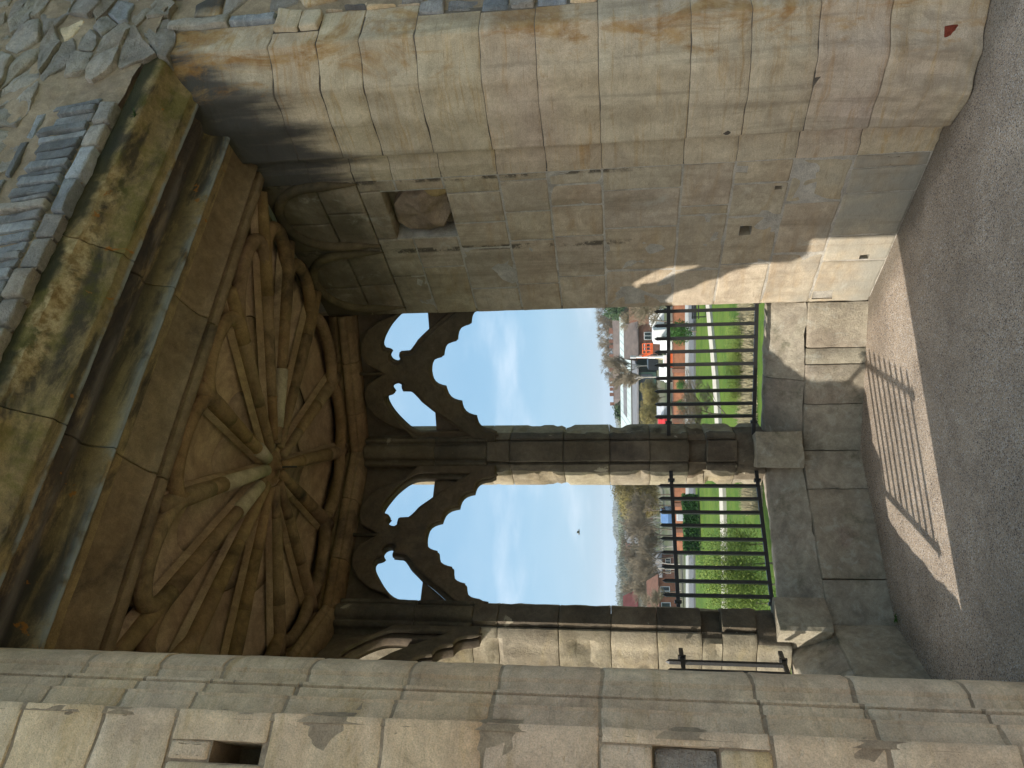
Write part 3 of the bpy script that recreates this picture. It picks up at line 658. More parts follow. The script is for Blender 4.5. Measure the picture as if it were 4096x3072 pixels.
vs, fs = [], []; nx, nzz = 220, 100
for j in range(nzz+1):
    for i in range(nx+1):
        x, z = -1.75+4.5*i/nx, 3.915+1.8*j/nzz; vs.append((x, WALL_Y-.014-.022*noise3((x, 0, z), 4.2)-.010*noise3((x, 0, z), 15)-.004*noise3((x, 0, z), 40), z))
for j in range(nzz):
    for i in range(nx): k_ = j*(nx+1)+i; fs.append((k_, k_+1, k_+nx+2, k_+nx+1))
mesh('mortar_bed', vs, fs, M['mortar_brown'], ru, True)
MB().box(1.47, 3.5, WALL_Y+.012, .42, 0, 3.95).build('mortar_bed', M['mortar_brown'], ru)

# ---------------- fan vault
va = thing('vault', 'brown stone wheel vault with ribs radiating from a small central boss', 'vault', (-.07, 1.4, 3.5))
H = Vector((-.07, 1.40)); ZV = 3.585
EN = [(.53, 2.37), (-.05, 2.37), (-.63, 2.37), (-1.00, 2.00), (-1.37, 1.46), (-1.37, .93), (-1.36, .47), (-.70, .47), (-.09, .47), (.50, .47), (1.20, .48), (1.21, .90), (1.21, 1.40), (.93, 1.98)]
EN = [Vector(e) for e in EN]
FK = [.86, .84, .84, .86, .80, .80, .74, .84, .86, .80, .74, .82, .80, .84]
def bez(a, b, c, d, t): return a*(1-t)**3+b*3*t*(1-t)**2+c*3*t*t*(1-t)+d*t**3
for k in range(14):
    e0, e1, f0, f1 = EN[k], EN[(k+1) % 14], FK[k], FK[(k+1) % 14]
    A_, B_ = H+(e0-H)*f0, H+(e1-H)*f1
    mid = (e0+e1)/2; am = (A_+B_)/2
    outd = (mid-H); 
    c0 = A_+(e0-H)*.10+(mid-am)*.62; c1 = B_+(e1-H)*.10+(mid-am)*.62
    arc = [bez(A_, c0, c1, B_, j/12) for j in range(13)]
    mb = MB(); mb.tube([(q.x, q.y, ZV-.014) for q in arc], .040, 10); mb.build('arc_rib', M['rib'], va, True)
    na = 12; split = .58+.1*math.sin(k*2.3)
    for t0, t1, last in ((.05, split-.003, False), (split+.003, 1.0, True)):
        vs, fs = [], []; nr = 6; dz = random.uniform(-.004, .004)
        for r_ in range(nr+1):
            t = t0+(t1-t0)*r_/nr
            for j_, q in enumerate(arc):
                p = H+(q-H)*t; a = j_/12
                vs.append((p.x, p.y, ZV+.018+dz+.060*math.sin(math.pi*a)*math.sin(math.pi*min(1, t*.85))+.004*noise3((p.x, p.y, 0), 6)))
        for j_, q in enumerate(arc): p = H+(q-H)*t1; vs.append((p.x, p.y, 3.73))
        for r_ in range(nr+1):
            for a in range(na): i0 = r_*(na+1)+a; fs.append((i0, i0+1, i0+na+2, i0+na+1))
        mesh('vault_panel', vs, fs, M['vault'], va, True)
    e = EN[k]; fk = FK[k]
    d_ = (e-H).normalized(); n2 = Vector((-d_.y, d_.x)); bs = MB(); q0, q1 = H+(e-H)*.08, H+(e-H)*1.0
    for sg2 in (1,):
        a0, a1 = .032, .050
        bs.add([(q0.x+n2.x*a0, q0.y+n2.y*a0, ZV-.004), (q1.x+n2.x*a1, q1.y+n2.y*a1, ZV-.004), (q1.x-n2.x*a1, q1.y-n2.y*a1, ZV-.004), (q0.x-n2.x*a0, q0.y-n2.y*a0, ZV-.004),
                (q0.x+n2.x*a0*1.3, q0.y+n2.y*a0*1.3, ZV+.03), (q1.x+n2.x*a1*1.3, q1.y+n2.y*a1*1.3, ZV+.03), (q1.x-n2.x*a1*1.3, q1.y-n2.y*a1*1.3, ZV+.03), (q0.x-n2.x*a0*1.3, q0.y-n2.y*a0*1.3, ZV+.03)],
               [(0, 1, 2, 3), (0, 1, 5, 4), (2, 3, 7, 6), (3, 0, 4, 7), (1, 2, 6, 5)])
    bs.build('rib_base', M['vault'], va)
    brk_ = [.10, .34+.08*math.sin(k*1.7), .66+.06*math.cos(k*2.1), 1.0]
    for b0, b1 in zip(brk_[:-1], brk_[1:]):
        rad = lambda t: .026+(.045-.026)*min(1, t/.75) if t < fk else .045-.010*(t-fk)/(1-fk)
        ts = [b0+.0006+(b1-b0-.0012)*j_/5 for j_ in range(6)]; jz = random.uniform(-.001, .001)
        P_ = [H+(e-H)*t for t in ts]
        mb = MB().tube([(q.x, q.y, ZV-.013+jz) for q in P_], [rad(t) for t in ts], 12)
        mb.v = [v+Vector((noise3(v, 12), noise3(v, 12, 3), noise3(v, 12, 6)))*.0025 for v in mb.v]
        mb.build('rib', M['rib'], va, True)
for k, a, b in ((7, .10, .52), (6, .13, .30), (8, .12, .26), (11, .17, .42)):
    q0, q1 = H+(EN[k]-H)*a, H+(EN[k]-H)*b
    MB().tube([(q0.x, q0.y, ZV-.016), (q1.x, q1.y, ZV-.016)], [.034, .042], 12).build('rib_repair', M['newrib'], va, True)
# hub: small fluted cone
vs, fs = [], []
for r_, z in ((.13, ZV+.01), (.09, ZV-.008), (.05, ZV-.02), (.018, ZV-.03), (.012, ZV-.055)):
    for j in range(56):
        a = 2*math.pi*j/56; rr = r_*(1+.10*math.cos(14*a)*(r_ > .03)); vs.append((H.x+rr*math.cos(a), H.y+rr*math.sin(a), z+.004*math.cos(28*a)))
for k in range(4):
    for j in range(56): fs.append((k*56+j, k*56+(j+1) % 56, (k+1)*56+(j+1) % 56, (k+1)*56+j))
fs.append(tuple(range(4*56, 5*56)))
mesh('boss', vs, fs, M['rib'], va, True)
MB().tube([(H.x, H.y, ZV-.03), (H.x+.012, H.y+.02, ZV-.14)], .005, 6).build('iron_hook', M['iron'], va)
MB().prism([(1.36, .36), (1.36, 1.76), (.62, 2.55), (-.72, 2.55), (-1.52, 1.74), (-1.52, .36)], 3.70, 3.95).build('ceiling_slab', M['rib'], va)
MB().prism([(1.9, .40), (1.9, 1.9), (.75, 2.85), (-.85, 2.85), (-2.0, 1.85), (-2.0, .40)], 3.955, 4.35).build('roof_slab', M['rubble'], va)

# ---------------- window bay
def facet(a, b):
    t = (b-a).normalized(); n_in = Vector((-t.y, t.x)) if Vector((-t.y, t.x)).dot(Vector((XC, 1.0))-a) > 0 else Vector((t.y, -t.x))
    return a, t, n_in, (b-a).length
FACETS = {'right': facet(P0, P1), 'middle': facet(P1, P2), 'left': facet(P3, P2)}
def curve_plate(name, splines, thick, bev, T, mat, parent):
    cu = bpy.data.curves.new('tmp', 'CURVE'); cu.dimensions = '2D'; cu.fill_mode = 'BOTH'; cu.extrude = max(.001, thick/2-bev); cu.bevel_depth = bev; cu.bevel_resolution = 1; cu.offset = -bev
    for pts in splines:
        sp = cu.splines.new('POLY'); sp.points.add(len(pts)-1); sp.use_cyclic_u = True
        for q, (x, y) in zip(sp.points, pts): q.co = (x, y, 0, 1)
    ob = bpy.data.objects.new('tmp', cu); me = bpy.data.meshes.new_from_object(ob)
    vs = [T(v.co) for v in me.vertices]; fs = [tuple(p.vertices) for p in me.polygons]
    bpy.data.objects.remove(ob); bpy.data.curves.remove(cu); bpy.data.meshes.remove(me)
    vs = [v+Vector((noise3(v, 9), noise3(v, 9, 3), noise3(v, 9, 6)))*.003 for v in vs]
    return sharp(mesh(name, vs, fs, mat, parent, True), 30)
def scal(p, q, bulge, k=6):
    p, q = Vector(p), Vector(q); d = q-p; n_ = Vector((d.y, -d.x)).normalized()
    return [tuple(p+d*(j/k)+n_*bulge*math.sin(math.pi*j/k)) for j in range(k)]
def crom(p, k):
    out = []; n_ = len(p)
    for i in range(n_-1):
        p0, p1, p2, p3 = p[max(i-1, 0)], p[i], p[i+1], p[min(i+2, n_-1)]
        for j in range(k):
            t = j/k; out.append(tuple(.5*((2*p1)+(p2-p0)*t+(2*p0-5*p1+4*p2-p3)*t*t+(3*p1-p0-3*p2+p3)*t**3)))
    return out+[tuple(p[-1])]
def tracery(key, cs, half, jamb_side, label, broken=False):
    a, t, n_in, L = FACETS[key]
    org = a+t*cs
    th = thing('window_tracery', label, 'tracery', (org.x, org.y, 2.5))
    def T(co, off=0.0):
        q = org+t*co.x-n_in*(.085+off-co.z*1.0); return Vector((q.x, q.y, co.y))
    A = half+.10
    tips = [(half, 2.50), (half*.77, 2.60), (half*.51, 2.70), (half*.255, 2.81), (0, 2.905)]
    intr = []
    for p, q in zip(tips[:-1], tips[1:]): intr += scal(p, q, .034)
    intr.append(tips[-1])
    full = intr+[(-x, z) for x, z in reversed(intr[:-1])]
    lobe = [(A, 3.02), (half*.97, 3.12), (half*.88, 3.24), (half*.73, 3.33), (half*.55, 3.385), (half*.35, 3.40), (half*.17, 3.37), (.025, 3.28)]
    outl = [(A, 2.46)]+lobe+[(0, 3.24)]+[(-x, z) for x, z in reversed(lobe)]+[(-A, 2.46), (-half-.02, 2.46)]+[(x, z) for x, z in reversed(full)]+[(half+.02, 2.46)]
    k_ = half/.425
    segs = [[(.415, 2.80), (.42, 2.93), (.415, 3.05), (.35, 3.125), (.265, 3.18), (.20, 3.205), (.168, 3.195)], [(.168, 3.195), (.160, 3.17), (.150, 3.160)], [(.150, 3.160), (.122, 3.172), (.092, 3.158), (.080, 3.128), (.098, 3.106)],
            [(.098, 3.106), (.120, 3.112), (.140, 3.108)], [(.140, 3.108), (.142, 3.08), (.150, 3.050), (.21, 3.005), (.29, 2.93), (.36, 2.855), (.415, 2.80)]]
    eye = []
    for sg_ in segs: eye += crom([Vector(q) for q in sg_], 4)[:-1]
    eye = [(x*k_*(1.03 if x > .2 else 1.0), 3.045+(z-3.045)*(1.30 if z < 3.045 else 1.25)) for x, z in eye]
    eyes = [eye, [(-x, z) for x, z in reversed(eye)]]
    curve_plate('arch', [outl]+eyes, .055, .010, lambda co: T(co), M['tracery'], th)
    curve_plate('back_plate', [[(A, 2.90), (A, 3.52), (-A, 3.52), (-A, 2.90), (-half*.6, 2.90), (0, 3.02), (half*.6, 2.90)]]+[[(sum(p[0] for p in e)/len(e)+(x-sum(p[0] for p in e)/len(e))*1.08, 3.03+(z-3.03)*1.06) for x, z in e] for e in eyes], .04, .006, lambda co: T(co, .03), M['tracery'], th)
    curve_plate('chamfer', [outl]+[[(sum(p[0] for p in e)/len(e)+(x-sum(p[0] for p in e)/len(e))*1.14, 3.245+(z-3.245)*1.16) for x, z in e] for e in eyes], .03, .012, lambda co: T(co, -.055), M['tracery'], th)
    # second order following the arch, on the room side
    band = [(half*1.06, 2.44)]+[(half*(1-j/8)+.01*(j < 8), 2.565+(2.97-2.565)*(j/8)**.95) for j in range(9)]
    for sgn in (1, -1):
        MB().tube([T(Vector((sgn*x, z, .058))) for x, z in band], [.008]+[.011]*9, 8).build('arch_roll', M['tracery'], th, True)
    MB().tube([T(Vector((0, 2.98, .055))), T(Vector((0, 3.12, .055))), T(Vector((0, 3.45, .05)))], [.016, .012, .012], 6).build('centre_bar', M['tracery'], th, True)
    return th
tracery('right', .425, .435, 1, 'cusped stone arch tracery with two eye openings beside the right wall')
tracery('middle', .615, .425, 0, 'cusped stone arch tracery between the two stone mullions')
tracery('left', .47, .43, -1, 'sunlit cusped tracery of the left side light, half hidden behind the left jamb')
# head moulding round the bay
hd = thing('head_moulding', 'dark roll moulding along the heads of the bay windows under the vault', 'moulding', (XC, 2.2, 3.4))
hp = [(.02, 3.42), (.035, 3.43), (.05, 3.445)]+[(.045+.028*math.cos(a), 3.487+.028*math.sin(a)) for a in [R(-80+20*j) for j in range(9)]]+[(.02, 3.53), (.035, 3.545), (.03, 3.57), (.0, 3.60)]
for key in ('right', 'middle', 'left'):
    a, t, n_in, L = FACETS[key]
    pr = [(p, q, 1.0) for p, q in hp]+[(-.10, 3.60, 0), (-.10, 3.42, 0)]
    cuts = [0, L*.33, L*.7, L] if key != 'left' else [0, L*.5, L]
    for s0, s1 in zip(cuts[:-1], cuts[1:]):
        sweep('moulding_stone', pr, s0, s1, lambda p, q, s: Vector(((a+t*s+n_in*p).x, (a+t*s+n_in*p).y, q)), M['rib'], hd, amp=.003, gap=.0015, step=.08, wave=.003)
for key in FACETS:
    a, t, n_in, L = FACETS[key]; q0, q1 = a-n_in*.08-t*.05, a+t*(L+.05)-n_in*.08; q2, q3 = q1-n_in*.2, q0-n_in*.2
    MB().prism([(q.x, q.y) for q in (q0, q1, q2, q3)], 3.50, 3.95).build('wall_plate', M['rib'], hd)
# corner mullions
def mullion(P, n_, label, cr_=11):
    th = thing('corner_mullion', label, 'mullion', (P.x, P.y, .37), 'corner mullions of the bay')
    tt = Vector((-n_.y, n_.x))
    def mp(a, b, s): q = P+tt*a+n_*b; return Vector((q.x, q.y, s))
    half_up = [(0, .062), (.030, .058), (.046, .044), (.050, .026), (.056, .014), (.066, .016), (.074, .030), (.088, .034), (.100, .022), (.106, .004), (.104, -.012), (.110, -.030), (.128, -.048), (.142, -.062), (.150, -.085), (.150, -.10), (.168, -.135), (.178, -.15), (.186, -.19), (.200, -.21), (.222, -.29)]
    half_lo = [(0, .050), (.045, .050), (.066, .046), (.069, .030), (.071, .000), (.079, -.004), (.083, .010), (.094, .012), (.112, -.006), (.130, -.034), (.142, -.055), (.146, -.085), (.150, -.10), (.168, -.135), (.178, -.15), (.186, -.19), (.200, -.21), (.222, -.29)]
    half_br = [(0, .020), (.050, .018), (.075, .006), (.086, -.014), (.10, -.02), (.125, -.036), (.142, -.06), (.150, -.10), (.168, -.135), (.18, -.15), (.186, -.19), (.200, -.21), (.222, -.29)]
    half_so = [(0, -.040), (.050, -.040), (.062, -.03), (.075, .006), (.086, -.014), (.10, -.02), (.125, -.036), (.142, -.06), (.150, -.10), (.168, -.135), (.18, -.15), (.186, -.19), (.200, -.21), (.222, -.29)]
    def full(h): return [(a, b, 1.0) for a, b in h]+[(-a, b, 1.0) for a, b in reversed(h[1:])]
    zs = [(.60, .80, half_br), (.80, 1.00, half_lo), (1.00, 1.12, half_so), (1.12, 1.38, half_lo), (1.38, 1.66, half_lo), (1.66, 1.98, half_lo), (1.98, 2.36, half_lo), (2.36, 2.52, half_lo), (2.52, 2.90, half_up), (2.90, 3.42, half_up)]
    def chipf(a, b, s, i):
        if abs(a) > .135:
            k = max(0, noise3((s*1.0, a*2, P.x), 5.5, 4)+.55*noise3((s, a, P.x), 17, 2)-.12)
            return (a-math.copysign(min(.05, .085*k), a), b)
        return (a, b)
    for z0, z1, h in zs:
        sweep('mullion_stone', full(dens([(a, b) for a, b in h], .022)), z0, z1, mp, M['mull'], th, amp=.010 if z0 < 2.4 else .005, gap=.002, step=.03, chip=.012, wave=.006, modf=chipf if z0 < 2.4 else None,
              mats=[M['mull'], M['crust']], matf=(lambda zz0, nn: (lambda i, s: 1 if (min(i, nn-1-i) < (cr_ if zz0 < 2.4 else 14)) else 0))(z0, len(full(dens([(a, b) for a, b in h], .022)))))
    MB().add(*(lambda pp: ([Vector((*(P+tt*a+n_*b), z)) for z in (.62, 3.44) for a, b in pp], [(0, 1, 2, 3), (4, 5, 6, 7)]+[(k, (k+1) % 4, 4+(k+1) % 4, 4+k) for k in range(4)]))([(-.10, -.07), (.10, -.07), (.17, -.26), (-.17, -.26)])).build('core', M['mull'], th)
    sweep('base_block', [(a, b, 1.0) for a, b in dens([(-.115, .03), (-.12, .10), (-.10, .115), (.10, .115), (.12, .10), (.115, .03)], .03)]+[(.10, -.1, 0), (-.10, -.1, 0)], .385, .69, mp, M['bench'], th, amp=.010, chip=.02, gap=.002)
    return th
s225 = math.sin(R(22.5)); c225 = math.cos(R(22.5))
mullion(P1, Vector((-s225, -c225)), 'dark stone corner mullion between the right and middle lights')
mullion(P2, Vector((s225, -c225)), 'crusted stone corner mullion with sunlit side, next to the left jamb', 6)
# bench and sills
bn = thing('window_bench', 'low grey stone bench and worn sloping sill under the barred windows', 'bench', (XC, 2.2, 0))
JB = {'right': [0, .30, .41, .68, 1.004], 'middle': [0, .28, .88, 1.16], 'left': [-.14, .45, 1.089]}
for key, js in JB.items():
    a, t, n_in, L = FACETS[key]
    def mp(p, q, s): v = a+t*s+n_in*p; return Vector((v.x, v.y, q))
    zt = {'right': 0, 'middle': .004, 'left': -.004}[key]
    for s0, s1 in zip(js[:-1], js[1:]):
        o_ = random.uniform(-.006, .006)
        pf = [(p+o_, q+zt, 1.0) for p, q in dens([(.012, -.05), (.008, .02), (.004, .34), (.0, .362), (-.012, .371)], .06)]+[(-.30, .37+zt, 0), (-.30, -.05, 0)]
        sweep('bench_stone', pf, s0, s1, mp, M['bench'], bn, amp=.008, gap=.003, step=.07, chip=.012)
    for s0, s1 in zip([0, L*.52], [L*.52, L]) if key == 'right' else [(0 if key == 'middle' else -.14, L)]:
        ps = [(p, q+zt*.5, 1.0) for p, q in dens([(-.006, .376), (-.012, .392), (-.05, .455), (-.10, .54), (-.135, .585), (-.16, .603), (-.22, .600), (-.34, .575)], .03)]+[(-.34, .378+zt, 0)]
        sweep('sill_stone', ps, s0, s1, mp, M['bench'], bn, amp=.022, gap=.002, step=.04, chip=.01)
for key in FACETS:
    a, t, n_in, L = FACETS[key]; q0, q1 = a-n_in*.02-t*(.14 if key == 'left' else .02), a+t*(L+.02)-n_in*.02; q2, q3 = q1-n_in*.28, q0-n_in*.28
    MB().prism([(q.x, q.y) for q in (q0, q1, q2, q3)], -5.2, .362).build('bay_base', M['mull'], bn)

# ---------------- railings
def railing(pts, ends, zb, zt, ztip, label, dirv):
    c = Vector((sum(p[0] for p in pts)/len(pts), sum(p[1] for p in pts)/len(pts)))
    th = thing('railing', label, 'railing', (c.x, c.y, zb), 'black iron railings in the window lights')
    t = dirv.normalized(); n_ = Vector((-t.y, t.x))
    for z in (zb, zt):
        e0, e1 = Vector(ends[0]), Vector(ends[1]); m_ = (e0+e1)/2
        MB().obox(m_, t, n_, (e1-e0).length/2, .009, z-.012, z+.012).build('rail', M['iron'], th)
        for e in (pts[0], pts[-1]):
            s = -1 if (Vector(e)-m_).dot(t) < 0 else 1
            q = Vector(e)+t*s*.042
            MB().obox(q, t, n_, .008, .016, z-.022, z+.022).build('clamp', M['iron'], th)
    for p in pts:
        p = Vector(p); h = .0105
        cs = [p+t*i*h+n_*j*h for i, j in ((-1, -1), (1, -1), (1, 1), (-1, 1))]
        V = [(q.x, q.y, zb-.012) for q in cs]+[(q.x, q.y, ztip-.022) for q in cs]+[(p.x, p.y, ztip)]
        mesh('bar', V, [(3, 2, 1, 0), (0, 1, 5, 4), (1, 2, 6, 5), (2, 3, 7, 6), (3, 0, 4, 7), (4, 5, 8), (5, 6, 8), (6, 7, 8), (7, 4, 8)], M['iron'], th, False)
rb = [(.985+s/1.414, 3.02-(.985+s/1.414)) for s in (.376, .28, .191, .10, .01, -.083, -.174, -.266, -.355)]
railing(rb, [(1.30, 1.72), (.64, 2.38)], .68, 1.25, 1.348, 'black iron railing in the right light, in front of the houses', Vector((-1, 1)))
fb = [(x, 2.50) for x in (.311, .216, .119, .025, -.068, -.162, -.259, -.35, -.441)]
railing(fb, [(.42, 2.5), (-.54, 2.5)], .668, 1.24, 1.335, 'black iron railing in the middle light, in front of the lawn and shrub', Vector((-1, 0)))
lb = [(-2*.08-x, y) for x, y in rb]
railing(lb, [(-1.46, 1.72), (-.80, 2.38)], .68, 1.25, 1.348, 'black iron railing in the left side light beside the left jamb', Vector((1, 1)))

def tuft(name, loc, n_, size, label, droop=Vector((0, -.4, 0))):
    rnd = random.Random(n_); th = thing(name, label, 'plant', loc); mb = MB(); p0 = Vector(loc)
    for i in range(n_):
        a = rnd.uniform(0, 6.283); d = (Vector((math.cos(a)*.8, math.sin(a)*.8, rnd.uniform(.2, 1.1)))+droop).normalized(); L = size*rnd.uniform(.5, 1.1); sd = d.orthogonal().normalized()*size*.07
        pts = [p0+d*L*f+Vector((0, 0, -.5*L*f*f)) for f in (0, .35, .7, 1)]
        mb.add([pts[0]-sd*.5, pts[0]+sd*.5, pts[1]+sd, pts[1]-sd, pts[2]+sd*.8, pts[2]-sd*.8, pts[3]], [(0, 1, 2, 3), (3, 2, 4, 5), (5, 4, 6)])
    mb.build('leaves', M['weed'], th)
tuft('fern', (.93, -.285, 3.80), 26, .05, 'tiny green fern growing on the broken lintel edge')
tuft('weed', (-.60, 2.33, .01), 30, .045, 'small green weed at the foot of the bench below the left mullion', Vector((0, 0, 0)))
tuft('weed', (-1.05, 1.93, .01), 34, .05, 'small green weed at the foot of the bench next to the left jamb', Vector((0, 0, 0)))

# ================================================================= OUTSIDE
GZ = -5.0
def g(x, y, z=GZ): return on_z(x, y, z)
SUNM = None
M['path'] = plain('pale_gravel_path', (0.50, 0.46, 0.38), (0.42, 0.38, 0.31), 2, 0.95)
M['asphalt'] = plain('grey_asphalt', (0.14, 0.145, 0.15), (0.11, 0.115, 0.12), 1.5, 0.9)
M['paving'] = plain('pale_paving', (0.36, 0.36, 0.34), (0.29, 0.29, 0.27), 1.5, 0.9)
M['brickwall'] = plain('orange_red_brickwork', (0.34, 0.15, 0.085), (0.25, 0.105, 0.06), 2.2, 0.95, var=0.15)
M['brickdark'] = plain('brown_brickwork', (0.22, 0.11, 0.075), (0.16, 0.085, 0.06), 2.0, 0.95, var=0.15)
M['rooftile'] = plain('brown_roof_tiles', (0.145, 0.115, 0.10), (0.105, 0.085, 0.075), 1.0, 0.9, var=0.2)
M['roofgrey'] = plain('grey_roof_slates', (0.17, 0.17, 0.175), (0.13, 0.13, 0.135), 1.0, 0.85, var=0.15)
M['roofred'] = plain('red_roof_tiles', (0.33, 0.10, 0.085), (0.25, 0.075, 0.06), 1.0, 0.9)
M['paleroof'] = plain('pale_grey_green_metal_roof', (0.43, 0.49, 0.47), (0.38, 0.44, 0.43), .6, 0.6)
M['render'] = plain('cream_render', (0.62, 0.58, 0.48), (0.54, 0.50, 0.41), 1.0, 0.9)
M['white'] = plain('white_paint', (0.75, 0.75, 0.74), (0.68, 0.68, 0.67), 1.0, 0.5)
M['orange'] = plain('orange_red_machine_paint', (0.72, 0.13, 0.03), (0.62, 0.10, 0.025), 1.0, 0.4, 0.5)
M['redpaint'] = plain('red_car_paint', (0.45, 0.02, 0.02), None, 1.0, 0.3, 0.5)
M['bluepaint'] = plain('blue_car_paint', (0.10, 0.19, 0.36), None, 1.0, 0.3, 0.5)
M['greypaint'] = plain('silver_car_paint', (0.45, 0.46, 0.48), None, 1.0, 0.3, 0.5)
M['blackpaint'] = plain('black_vehicle_paint', (0.015, 0.017, 0.02), None, 1.0, 0.3, 0.5)
M['rubber'] = plain('black_rubber', (0.02, 0.02, 0.02), None, 1.0, 0.9)
M['glass'] = plain('dark_window_glass', (0.03, 0.04, 0.05), (0.05, 0.06, 0.07), 1.0, 0.08, 0.6)
M['greenframe'] = plain('dark_green_frontage', (0.02, 0.05, 0.04), (0.03, 0.06, 0.05), 1.0, 0.4)
M['bark'] = plain('grey_brown_bark', (0.20, 0.165, 0.125), (0.13, 0.105, 0.08), 6, 0.95, var=0.2)
M['birch'] = plain('pale_birch_bark', (0.50, 0.46, 0.40), (0.36, 0.33, 0.29), 6, 0.9)
M['twig'] = plain('brown_twigs', (0.25, 0.205, 0.14), (0.18, 0.15, 0.105), 4, 0.95, var=0.25)
M['olive'] = plain('olive_budding_twigs', (0.25, 0.205, 0.07), (0.18, 0.15, 0.06), .5, 0.9, var=0.15)
M['bud'] = plain('light_green_young_leaves', (0.19, 0.24, 0.045), (0.12, 0.17, 0.035), 1.0, 0.8, var=0.1)
M['hedge'] = plain('dark_green_hedge_leaves', (0.05, 0.13, 0.022), (0.03, 0.085, 0.018), 1.0, 0.7, var=0.1)
M['ever'] = plain('dark_evergreen_leaves', (0.035, 0.065, 0.028), (0.05, 0.085, 0.03), .6, 0.8, var=0.1)
M['farwood'] = plain('hazy_brown_twigs', (0.23, 0.195, 0.115), (0.17, 0.16, 0.10), .05, 0.95)
M['dry'] = plain('dry_straw_grass', (0.38, 0.33, 0.21), (0.29, 0.25, 0.15), 1.5, 0.9)
M['wood'] = plain('distant_woodland', (0.11, 0.105, 0.06), (0.075, 0.08, 0.05), .02, 0.95)
M['field'] = plain('distant_fields', (0.16, 0.20, 0.085), (0.12, 0.13, 0.07), .01, 0.95)

# lawn: one sheet out to the horizon, with the slope below the wall
def lawn():
    vs, fs = [], []; rr = [2.0, 4, 8, 14, 20, 26, 32, 38, 45, 55, 70, 82, 95, 120, 150, 190, 250, 400, 700, 1200, 2500, 6000]
    na = 360
    for r in rr:
        for j in range(na):
            a = 2*math.pi*j/na; x, y = r*math.cos(a), 3+r*math.sin(a)
            z = GZ-.12*min(1, r/20)+.10*noise3((x, y, 0), .08)
            az = math.degrees(math.atan2(x-CAM.x, y-CAM.y)); f = max(0, min(1, (26.5-az)/2.5)); f = f*f*(3-2*f)
            if r > 80: z = GZ-.4-f*min(10, (r-80)*.055)
            if r < 3: z = GZ-.05
            vs.append((x, y, z))
    for k in range(len(rr)-1):
        for j in range(na): fs.append((k*na+j, k*na+(j+1) % na, (k+1)*na+(j+1) % na, (k+1)*na+j))
    fs.append(tuple(range(na)))
    return tag(mesh('lawn', vs, fs, M['grass']), kind='structure')
lawn()
def ribbon(name, near, far, z, mat):
    n_ = len(near); P_ = [g(*q, z) for q in near]+[g(*q, z) for q in far]
    vs = [Vector((p.x, p.y, z)) for p in P_]+[Vector((p.x, p.y, z-.25)) for p in P_]
    fs = [(i, i+1, n_+i+1, n_+i) for i in range(n_-1)]
    m2 = 2*n_
    fs += [(i, i+1, m2+i+1, m2+i) for i in range(n_-1)]+[(n_+i, n_+i+1, m2+n_+i+1, m2+n_+i) for i in range(n_-1)]
    return tag(mesh(name, vs, fs, mat, None, False), kind='structure')
ZP = GZ+.06
ribbon('path', [RV(1395, -500), RV(1420, 60), RV(1460, 500), RV(1480, 700), RV(1505, 1000), RV(1535, 1500), FV(1420, 110), FV(1440, 600), FV(1450, 1000), FV(1460, 1900)],
       [RV(1352, -500), RV(1377, 60), RV(1415, 500), RV(1437, 700), RV(1462, 1000), RV(1490, 1500), FV(1380, 110), FV(1397, 600), FV(1407, 1000), FV(1417, 1900)], ZP, M['path'])
ribbon('road', [RV(1235, -600), RV(1240, 300), RV(1240, 900), RV(1238, 1300), RV(1235, 1500), FV(1090, 60), FV(1085, 600), FV(1090, 1300), FV(1095, 2000)],
       [RV(1172, -600), RV(1176, 300), RV(1178, 900), RV(1176, 1300), RV(1172, 1500), FV(1030, 60), FV(1030, 600), FV(1034, 1300), FV(1036, 2000)], ZP+.004, M['asphalt'])
ribbon('pavement', [RV(1168, -600), RV(1170, 300), RV(1172, 900), RV(1170, 1300), RV(1166, 1500), FV(1024, 60), FV(1024, 600), FV(1026, 1300), FV(1028, 2000)],
       [RV(1133, -600), RV(1136, 300), RV(1138, 900), RV(1136, 1300), RV(1133, 1500), FV(996, 60), FV(996, 600), FV(998, 1300), FV(1000, 2000)], ZP+.10, M['paving'])

# brick boundary wall, as panels between piers
bw = thing('boundary_wall', 'low orange brick boundary wall along the far side of the road', 'brick wall', tuple(g(*RV(1130, 800))))
base = [RV(1126, -600), RV(1128, 60), RV(1130, 500), RV(1131, 900), RV(1129, 1300), RV(1127, 1500), FV(990, 60), FV(990, 400), FV(990, 700), FV(990, 960)]
bp = [g(*q, GZ) for q in base]
for p, q in zip(bp[:-1], bp[1:]):
    d = (q-p); L = math.hypot(d.x, d.y); t = Vector((d.x/L, d.y/L)); n_ = Vector((-t.y, t.x)); h = 1.05
    MB().obox(((p+q)/2).xy, t, n_, L/2, .11, GZ-.3, GZ+h).build('wall_panel', M['brickwall'], bw)
    MB().obox(((p+q)/2).xy, t, n_, L/2, .15, GZ+h+.002, GZ+h+.07).build('coping', M['brickdark'], bw)
    MB().obox(p.xy, t, n_, .2, .2, GZ-.3, GZ+h+.15).build('pier', M['brickdark'], bw)
    k = int(L/3.0)
    for j in range(1, k):
        c = p+d*(j/k); MB().obox(c.xy, t, n_, .05, .125, GZ-.3, GZ+h-.01).build('joint_strip', M['brickdark'], bw)

